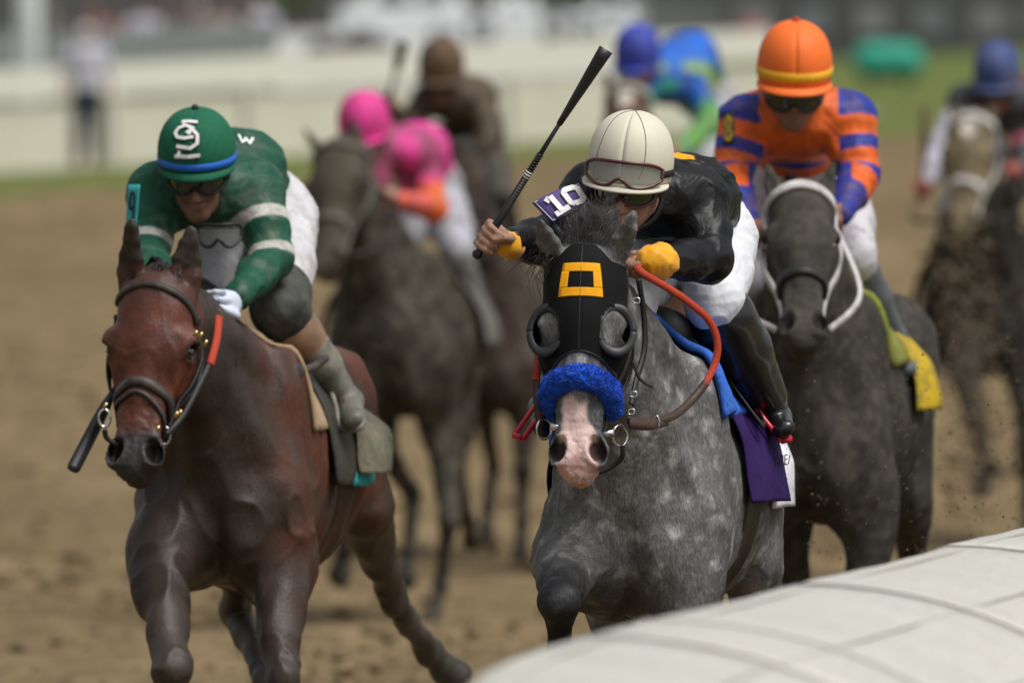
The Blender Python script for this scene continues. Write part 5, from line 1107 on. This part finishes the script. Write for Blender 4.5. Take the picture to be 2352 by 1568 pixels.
PKE = cloth_m('crimson pink silk', (.60, .04, .13), .05); KE = jockey(bE + V((0, 0, 1.6)), JE, 'jockey in crimson pink cut off by the right edge', h=.014, jacket=PKE, breeches=MUD2, boots=MUD2, face=False, wrinkle=.003, seed=13); make_helmet(KE['R'], JE['head'], JE['fw'], JE['up'], PKE, brim=PKE); reins_of(HE, JE, LEATHER)

# ================================================================ BEHIND THE TRACK
CREAMP = mat('cream rail panel', (.60, .575, .47), .7, .06, 2); CREAMT = mat('pale rail top', (.68, .665, .585), .6, .05, 2)
def tz(x, y): return float(terrain(np.array([x]), np.array([y]))[0])
fence = root('boundary_fence', (-6, 140, tz(-6, 140)), 'long cream panelled fence along the outside of the track', 'fence')
fx_ = [-10.5 + 1.5 * i for i in range(10)]
def fpt(x): y = 145 + .62 * x; return V((x, y, tz(x, y)))
for a, b in zip(fx_[:-1], fx_[1:]):
    p, q = fpt(a), fpt(b); d = (q - p).normalized(); n = V((d.y, -d.x, 0)).normalized(); h_ = 1.16
    m_ = MB(); m_.add([p + d * .03, q - d * .03, q - d * .03 + V((0, 0, .74)), p + d * .03 + V((0, 0, .74)), p + d * .03 - n * .04, q - d * .03 - n * .04, q - d * .03 - n * .04 + V((0, 0, .74)), p + d * .03 - n * .04 + V((0, 0, .74))], [(0, 1, 2, 3), (5, 4, 7, 6), (0, 4, 5, 1), (3, 2, 6, 7), (0, 3, 7, 4), (1, 5, 6, 2)]); m_.build('panel', CREAMP, fence, False)
    m_ = MB(); m_.add([p + n * .06 + V((0, 0, .80)), q + n * .06 + V((0, 0, .80)), q + n * .06 + V((0, 0, h_)), p + n * .06 + V((0, 0, h_)), p - n * .05 + V((0, 0, .80)), q - n * .05 + V((0, 0, .80)), q - n * .05 + V((0, 0, h_)), p - n * .05 + V((0, 0, h_))], [(0, 1, 2, 3), (5, 4, 7, 6), (0, 4, 5, 1), (3, 2, 6, 7)]); m_.build('top_board', CREAMT, fence, False)
    MB().box(p + n * .05 + V((0, 0, .40)), (.09, .09, .86)).build('post', CREAMT, fence, False)
# people
def person_parts():
    B = Body().ell((0, 0, 1.62), (.075, .09, .115)).cone((0, 0, 1.55), (0, 0, 1.42), .05, .06).chain([(-.2, 0, 1.42), (-.27, 0, 1.12), (-.25, -.1, .88)], [.045, .04, .03]).chain([(.2, 0, 1.42), (.27, 0, 1.12), (.25, -.1, .88)], [.045, .04, .03]).loft((0, 0, .95), (0, 0, 1.4), (.14, .09), (.17, .1), (1, 0, 0)).chain([(-.1, 0, .9), (-.11, 0, .5), (-.12, 0, .08)], [.08, .06, .045]).chain([(.1, 0, .9), (.11, 0, .5), (.12, 0, .08)], [.08, .06, .045]).cone((-.12, 0, .05), (-.12, -.14, .04), .045, .035).cone((.12, 0, .05), (.12, -.14, .04), .045, .035)
    S = Body().loft((0, 0, .92), (0, 0, 1.40), (.165, .115), (.19, .12), (1, 0, 0), .05).cone((-.2, 0, 1.42), (.2, 0, 1.42), .07, .07).chain([(-.2, 0, 1.42), (-.27, 0, 1.12)], [.065, .06]).chain([(.2, 0, 1.42), (.27, 0, 1.12)], [.065, .06])
    T = Body().ell((0, 0, .93), (.17, .125, .12)).chain([(-.09, 0, .9), (-.11, 0, .5), (-.12, 0, .12)], [.1, .08, .065]).chain([(.09, 0, .9), (.11, 0, .5), (.12, 0, .12)], [.1, .08, .065])
    C = Body().ell((0, .01, 1.67), (.09, .105, .09)).ell((0, -.09, 1.66), (.07, .07, .012))
    return [(n, *b.mesh(.025)) for n, b in (('body', B), ('shirt', S), ('trousers', T), ('cap', C))]
PP = person_parts(); PMESH = {}
def bystander(px, D, feet, label, shirt, trousers, cap, sc=1., rz=0., group='spectators beyond the track'):
    p = P(px, 0, D); p.z = feet; r = root('person', p, label, 'person', group); r.rotation_euler = (0, 0, rz); r.scale = (sc, sc, sc)
    for n, v, fc in PP:
        if n not in PMESH:
            o = obj(n, v, fc, SKIN); COL.objects.unlink(o); PMESH[n] = o.data; bpy.data.objects.remove(o)
        o = bpy.data.objects.new(n, PMESH[n]); COL.objects.link(o); o.parent = r
        o.material_slots[0].link = 'OBJECT'; o.material_slots[0].material = {'body': SKIN, 'shirt': shirt, 'trousers': trousers, 'cap': cap}[n]
cm = lambda n, c: mat(n, c, .8, .1)
DKB, NAV, LAV, MAR, RUST, BLK, PALE, KHA = cm('dark blue grey cloth', (.05, .06, .09)), cm('navy cloth', (.02, .025, .05)), cm('lavender white cloth', (.52, .50, .58)), cm('maroon cloth', (.16, .05, .06)), cm('rust cloth', (.22, .08, .05)), cm('black cloth', (.02, .02, .022)), cm('pale cap cloth', (.45, .42, .39)), cm('khaki cloth', (.30, .26, .20))
bystander(200, 139, tz(-4.7, 139), 'spectator in a pale shirt and navy trousers standing before the cream fence', LAV, NAV, PALE, .92)
for i, (x, sh, tr, cp, lb, sc) in enumerate(((115, BLK, BLK, KHA, 'dark clothed spectator beside the white pillar', 1.), (215, MAR, KHA, RUST, 'spectator in maroon nearest the white pillar', 1.02), (268, RUST, BLK, BLK, 'spectator in rust red left of the lavender shirt', .98), (330, LAV, LAV, BLK, 'spectator in a lavender white shirt behind the grey fence', 1.03), (392, BLK, BLK, MAR, 'spectator in black with a maroon cap', 1.), (455, MAR, BLK, PALE, 'spectator in maroon and black with a pale cap', 1.), (510, KHA, BLK, MAR, 'spectator in khaki and maroon cap', .97), (545, BLK, BLK, BLK, 'spectator all in black at the end of the grey fence', 1.), (600, LAV, KHA, PALE, 'spectator in pale clothes right of the grey fence', 1.))):
    D = 206 + (i % 3) * 1.5; bystander(x, D, tz((x - 1176) * D / F, D), lb, sh, tr, cp, sc, (i * 1.7) % 1.2 - .6)
GRF = mat('grey green barrier mesh', (.17, .19, .17), .8, .15, 3)
bf = root('crowd_barrier', P(300, 150, 202), 'grey green barrier in front of the spectators', 'barrier')
for i in range(12):
    a = P(-60 + 58 * i, 0, 202); a.z = tz(a.x, 202); MB().box(a + V((.2, 0, .75)), (.385, .05, 1.3)).build('panel', GRF, bf, False); MB().tube([a - V((0, .04, .2)), a + V((0, -.04, 1.5))], .025, 8).build('post', STEEL, bf)
pil = P(67, 160, 178); pil.z = tz(pil.x, 178)
pl = root('white_pillar', pil, 'tall white post standing at the far left', 'post'); PW = mat('white painted post', (.62, .66, .64), .6, .06, 3)
MB().tube([pil - V((0, 0, .2)), pil + V((0, 0, 5))], .17, 20).build('shaft', PW, pl); MB().box(pil + V((0, 0, .1)), (.5, .5, .3)).build('footing', PW, pl, False)
# vehicles
GLS = mat('dark car glass', (.03, .035, .045), .1, 0, spec=.7); TYR = mat('tyre rubber', (.02, .02, .02), .8); VW = mat('white vehicle paint', (.70, .72, .73), .25, .02, coat=.5)
def vehicle(px, D, base, label, Lh=(5.0, 1.9, 1.85), kind='van', rz=0.):
    p = P(px, 0, D); p.z = base; r = root('parked_' + kind, p, label, kind, 'vehicles parked beyond the track'); L, Wd, Ht = Lh
    pr = [(-L / 2, .35), (-L / 2, Ht * .62), (-L * .36, Ht * .66), (-L * .22, Ht), (L * .40, Ht * .98), (L * .48, Ht * .62), (L / 2, Ht * .58), (L / 2, .35)] if kind != 'pickup' else [(-L / 2, .4), (-L / 2, Ht * .60), (-L * .27, Ht * .64), (-L * .14, Ht), (L * .10, Ht), (L * .17, Ht * .62), (L / 2, Ht * .60), (L / 2, .4)]
    M = MB(); n = len(pr)
    def tap(z): return 1 - .13 * max(0, z - Ht * .62) / (Ht * .38)
    for y in (-1, 1): M.v += [V(p) + V((a, y * Wd / 2 * tap(z), z)) for a, z in pr]
    M.f += [tuple(range(n)), tuple(range(2 * n - 1, n - 1, -1))] + [(i, i + n, (i + 1) % n + n, (i + 1) % n) for i in range(n)]
    bo = M.build('body', VW, r, False); md = bo.modifiers.new('bevel', 'BEVEL'); md.width = .06; md.segments = 2
    x0, x1 = (-L * .24, L * .40) if kind != 'pickup' else (-L * .15, L * .09)
    for k in range(2):
        a = x0 + (x1 - x0) * k / 2 + .06; b = x0 + (x1 - x0) * (k + 1) / 2 - .06; z0, z1 = Ht * .66, Ht * .92; y0, y1 = -Wd / 2 * tap(z0) - .012, -Wd / 2 * tap(z1) - .012
        MB().add([V(p) + V((a, y0, z0)), V(p) + V((b, y0, z0)), V(p) + V((b - .05, y1, z1)), V(p) + V((a + .12, y1, z1))], [(0, 1, 2, 3)]).build('side_window', GLS, r, False)
    for a in (-L * .31, L * .31):
        for y in (-1, 1):
            wv = MB().tube([V(p) + V((a, y * (Wd / 2 - .2), .34)), V(p) + V((a, y * (Wd / 2 + .01), .34))], .34, 20).build('wheel', TYR, r); MB().tube([V(p) + V((a, y * (Wd / 2), .34)), V(p) + V((a, y * (Wd / 2 + .02), .34))], .2, 14).build('rim', STEEL, wv)
    MB().box(V(p) + V((-L / 2 - .005, 0, .5)), (.05, Wd * .96, .2)).build('bumper', GLS, r, False)
    for y in (-1, 1): MB().box(V(p) + V((-L / 2 - .01, y * Wd * .38, Ht * .48)), (.05, .28, .16)).build('headlight', CHROME, r, False)
for px, y0, D, k, lb, Lh in ((925, 138, 300, 'van', 'white van parked left of the raised black whip', (3.1, 1.9, 1.75)), (1190, 118, 320, 'pickup', 'white pickup parked behind the blue cap', (3.0, 1.85, 1.2)), (1420, 110, 330, 'van', 'pale van parked furthest right', (2.6, 1.85, 1.15))):
    vehicle(px, D, tz((px - 1176) * D / F, D), lb, Lh, k)
# flower bed, bins and canopies
def shrub(px, y0, D, wpx, hpx, cols, name, label, cat, n=900, group=None, leaf=.09):
    c = P(px, y0, D); k = D / F; a, hh = wpx * k / 2, hpx * k; r_ = random.Random(px); r = root(name, (c.x, c.y, c.z), label, cat, group)
    for ci, (mm, fr) in enumerate(cols):
        M = MB()
        for i in range(int(n * fr)):
            th = r_.uniform(0, 6.28); q = r_.random() ** .5; z = r_.random() ** .7; rad = q * (1 - .45 * z * z); o = c + V((a * rad * math.cos(th) * (1 + .25 * math.sin(th * 3 + px)), a * .6 * rad * math.sin(th), hh * z * (1 - .4 * q * q + .12 * math.sin(5 * th))))
            e1 = V((r_.uniform(-1, 1), r_.uniform(-1, 1), r_.uniform(-.4, .6))).normalized() * leaf * r_.uniform(.6, 1.3); e2 = e1.cross(V((r_.uniform(-1, 1), r_.uniform(-1, 1), r_.uniform(-1, 1)))).normalized() * leaf * .5
            M.add([o - e1, o + e2, o + e1, o - e2], [(0, 1, 2, 3)])
        M.build('foliage' if ci == 0 else 'flowers', mm, r, False)
    for i in range(5):
        th = i * 1.3; M2 = MB().tube([c - V((0, 0, .1)), c + V((a * .2 * math.cos(th), a * .1 * math.sin(th), hh * .4)), c + V((a * .5 * math.cos(th), a * .3 * math.sin(th), hh * .8))], [.04, .025, .01], 6).build('stem', BARK, r)
BARK = mat('bark', (.09, .07, .05), .9, .3, 8, .4); LEAF = mat('dark green leaves', (.045, .10, .018), .6, .35, 2); LEAF2 = mat('fresh green leaves', (.08, .19, .02), .6, .3, 2); FLR = mat('maroon flowers', (.15, .03, .045), .7, .3, 3); FLP = mat('violet flowers', (.16, .11, .22), .7, .3, 3)
for i, (x, c2) in enumerate(((735, FLP), (790, FLR), (835, FLR), (878, FLP))):
    shrub(x, 142, 196 + i, 62, 52, ((c2, .62), (LEAF, .38)), 'flowering_bush', ('violet flowering bush nearest the green cap', 'maroon flowering bush left of centre', 'maroon flowering bush right of centre', 'violet flowering bush beside the dark whip')[i], 'bush', 500, 'flowering bushes behind the fence')
shrub(1270, 150, 205, 40, 50, ((FLR, .6), (LEAF, .4)), 'flowering_bush', 'small red flowering bush below the pickup', 'bush', 300, 'flowering bushes behind the fence')
shrub(1100, 150, 204, 70, 62, ((cm('white blossom', (.52, .50, .60)), .7), (FLP, .3)), 'flowering_bush', 'white and violet flowering bush beside the brown cap', 'bush', 500, 'flowering bushes behind the fence')
def tree(px, y0, D, hgt, wid, label, m, n=2600, seed=1):
    c = P(px, y0, D); r_ = random.Random(seed); r = root('broadleaf_tree', c, label, 'tree', 'trees behind the far side'); M = MB()
    MB().tube([c - V((0, 0, .3)), c + V((.1, 0, hgt * .3)), c + V((-.05, 0, hgt * .6))], [.28, .2, .1], 10).build('trunk', BARK, r)
    bl = [(c + V((r_.gauss(0, wid * .28), r_.gauss(0, wid * .2), hgt * r_.uniform(.12, .92))), r_.uniform(.18, .34) * wid) for _ in range(16)]
    for i in range(n):
        b, q = bl[i % 16]; d = V((r_.gauss(0, 1), r_.gauss(0, 1), r_.gauss(0, 1))).normalized() * q * r_.uniform(.55, 1.05); o = b + d; e1 = V((r_.uniform(-1, 1), r_.uniform(-1, 1), r_.uniform(-1, 1))).normalized() * .22; e2 = e1.cross(d).normalized() * .13
        M.add([o - e1, o + e2, o + e1, o - e2], [(0, 1, 2, 3)])
    M.build('crown', m, r, False)
for i, (x, y0, D, hg, wd, m, lb) in enumerate(((690, 28, 345, 7, 2.6, LEAF2, 'fresh green tree top left of the white van'), (1120, 16, 350, 6, 2.6, LEAF2, 'green tree top above the white pickup'), (1290, 10, 352, 6, 2.8, LEAF, 'dark green tree top above the pale van'), (1010, 4, 356, 6, 3, LEAF, 'dark tree behind the white van'))): tree(x, y0, D, hg, wd, lb, m, 2200, i + 3)
DKW = mat('dark grey wall', (.075, .075, .078), .8, .25, .5); DKR = mat('charcoal roof', (.05, .05, .052), .7)
bd = P(2060, 118, 300); sh = root('long_shed', bd, 'long dark grey shed in the upper right', 'shed')
MB().box(bd + V((0, 2, 1.6)), (8.2, 4, 3.6)).build('wall', DKW, sh, False); MB().add([bd + V((-4.5, -.4, 3.4)), bd + V((4.5, -.4, 3.4)), bd + V((4.5, 2, 4.4)), bd + V((-4.5, 2, 4.4)), bd + V((-4.5, 4.4, 3.4)), bd + V((4.5, 4.4, 3.4))], [(0, 1, 2, 3), (3, 2, 5, 4), (0, 3, 4), (1, 5, 2)]).build('roof', DKR, sh, False)
GW = mat('grey shed window', (.16, .17, .18), .3)
for i, x in enumerate((-3.4, -2.0, -.6, .8, 2.2, 3.4)): MB().box(bd + V((x, -.02, .75)), (.8, .05, .7)).build('window', GW if i % 2 else mat('pale shed panel', (.20, .20, .205), .6), sh, False)
bd2 = P(1600, 70, 310); s2 = root('grey_tent', bd2, 'pale grey marquee between the blue cap and the orange cap', 'tent'); TNT = mat('pale tent canvas', (.42, .43, .43), .7)
MB().box(bd2 + V((0, 1, .4)), (2.6, 2, 1.6)).build('wall', mat('dark grey canvas', (.14, .145, .14), .8), s2, False); MB().add([bd2 + V((-1.5, -.2, 1.2)), bd2 + V((1.5, -.2, 1.2)), bd2 + V((1.5, 2.2, 1.2)), bd2 + V((-1.5, 2.2, 1.2)), bd2 + V((0, 1, 2.2))], [(0, 1, 4), (1, 2, 4), (2, 3, 4), (3, 0, 4)]).build('roof', TNT, s2, False)  # marquee walls in a darker grey than the roof canvas
TEALM = mat('teal plastic', (.02, .30, .20), .5, .05); c = P(2040, 188, 205)
tb = root('teal_tank', c, 'teal water tank on the grass behind the orange jockey', 'tank'); K = Body().cone(c + V((-.3, 0, .33)), c + V((.3, 0, .33)), .30, .30, .02); v, fc = K.mesh(.03); obj('drum', v, fc, TEALM, tb); MB().tube([c + V((0, 0, .6)), c + V((0, 0, .72))], .09, 12).build('lid', GAP, tb)
for x in (-.3, .3): MB().box(c + V((x, 0, .05)), (.1, .5, .2)).build('foot', GAP, tb, False)
c = P(1725, 104, 230); rb = root('red_drum', c, 'small red drum left of the orange cap', 'drum'); MB().tube([c - V((0, 0, .1)), c + V((0, 0, .01)), c + V((0, 0, .38)), c + V((0, 0, .40))], [.2, .22, .22, .18], 18).build('drum', mat('red plastic', (.30, .02, .035), .5), rb); MB().tube([c + V((0, 0, .40)), c + V((0, 0, .44))], .12, 12).build('lid', GAP, rb)
# ---------------------------------------------------------------- clods lying on the track, and kicked-up dirt
rr = random.Random(21); M = MB()
for i in range(1900):
    D = 48 + 50 * rr.random() ** 1.5; x = rr.uniform(-1, 1) * D * .0425; r = rr.choice((.02, .03, .04, .06)) * rr.uniform(.6, 1.2); p = V((x, D, float(terrain(np.array([x]), np.array([D]))[0]) + rr.uniform(-.01, .03)))
    vs = [V((rr.uniform(.7, 1.3) * a, rr.uniform(.7, 1.3) * b, rr.uniform(.5, .9) * c_)) * r + p for a, b, c_ in ((1, 0, 0), (-1, 0, 0), (0, 1, 0), (0, -1, 0), (0, 0, 1), (0, 0, -1))]; M.add(vs, [(0, 2, 4), (2, 1, 4), (1, 3, 4), (3, 0, 4), (2, 0, 5), (1, 2, 5), (3, 1, 5), (0, 3, 5)])
o = M.build('dirt_clods', mat('churned clods', (.155, .112, .06), .95, .4, 3), smooth=False); o['kind'] = 'stuff'; o['label'] = 'loose clods of dirt lying on the churned track'
# ---------------------------------------------------------------- kicked-up dirt
rr = random.Random(11); M = MB()
def clod(p, r):
    vs = [V((rr.uniform(.6, 1.2) * a, rr.uniform(.6, 1.2) * b, rr.uniform(.6, 1.2) * c_)) * r + p for a, b, c_ in ((1, 0, 0), (-1, 0, 0), (0, 1, 0), (0, -1, 0), (0, 0, 1), (0, 0, -1))]; M.add(vs, [(0, 2, 4), (2, 1, 4), (1, 3, 4), (3, 0, 4), (2, 0, 5), (1, 2, 5), (3, 1, 5), (0, 3, 5)])
for i in range(1500):
    t = rr.random(); clod(P(rr.gauss(2210 + 40 * t, 45), 520 + 620 * t + rr.gauss(0, 40), rr.uniform(56, 63)), rr.choice((.004, .006, .008, .012, .018)) * rr.uniform(.6, 1.2))
for i in range(700): clod(P(rr.uniform(1850, 2340), rr.uniform(760, 1290), rr.uniform(37.5, 46)), rr.uniform(.0015, .0055) * (2. if rr.random() < .06 else 1))
for i in range(160): clod(P(rr.uniform(690, 1200), rr.uniform(500, 1400), rr.uniform(50, 58)), rr.uniform(.004, .010))
o = M.build('flying_dirt', mat('damp dirt clods', (.11, .085, .055), .95, .4, 20), smooth=False); o['kind'] = 'stuff'; o['label'] = 'clods and grains of dirt thrown up by the hooves'
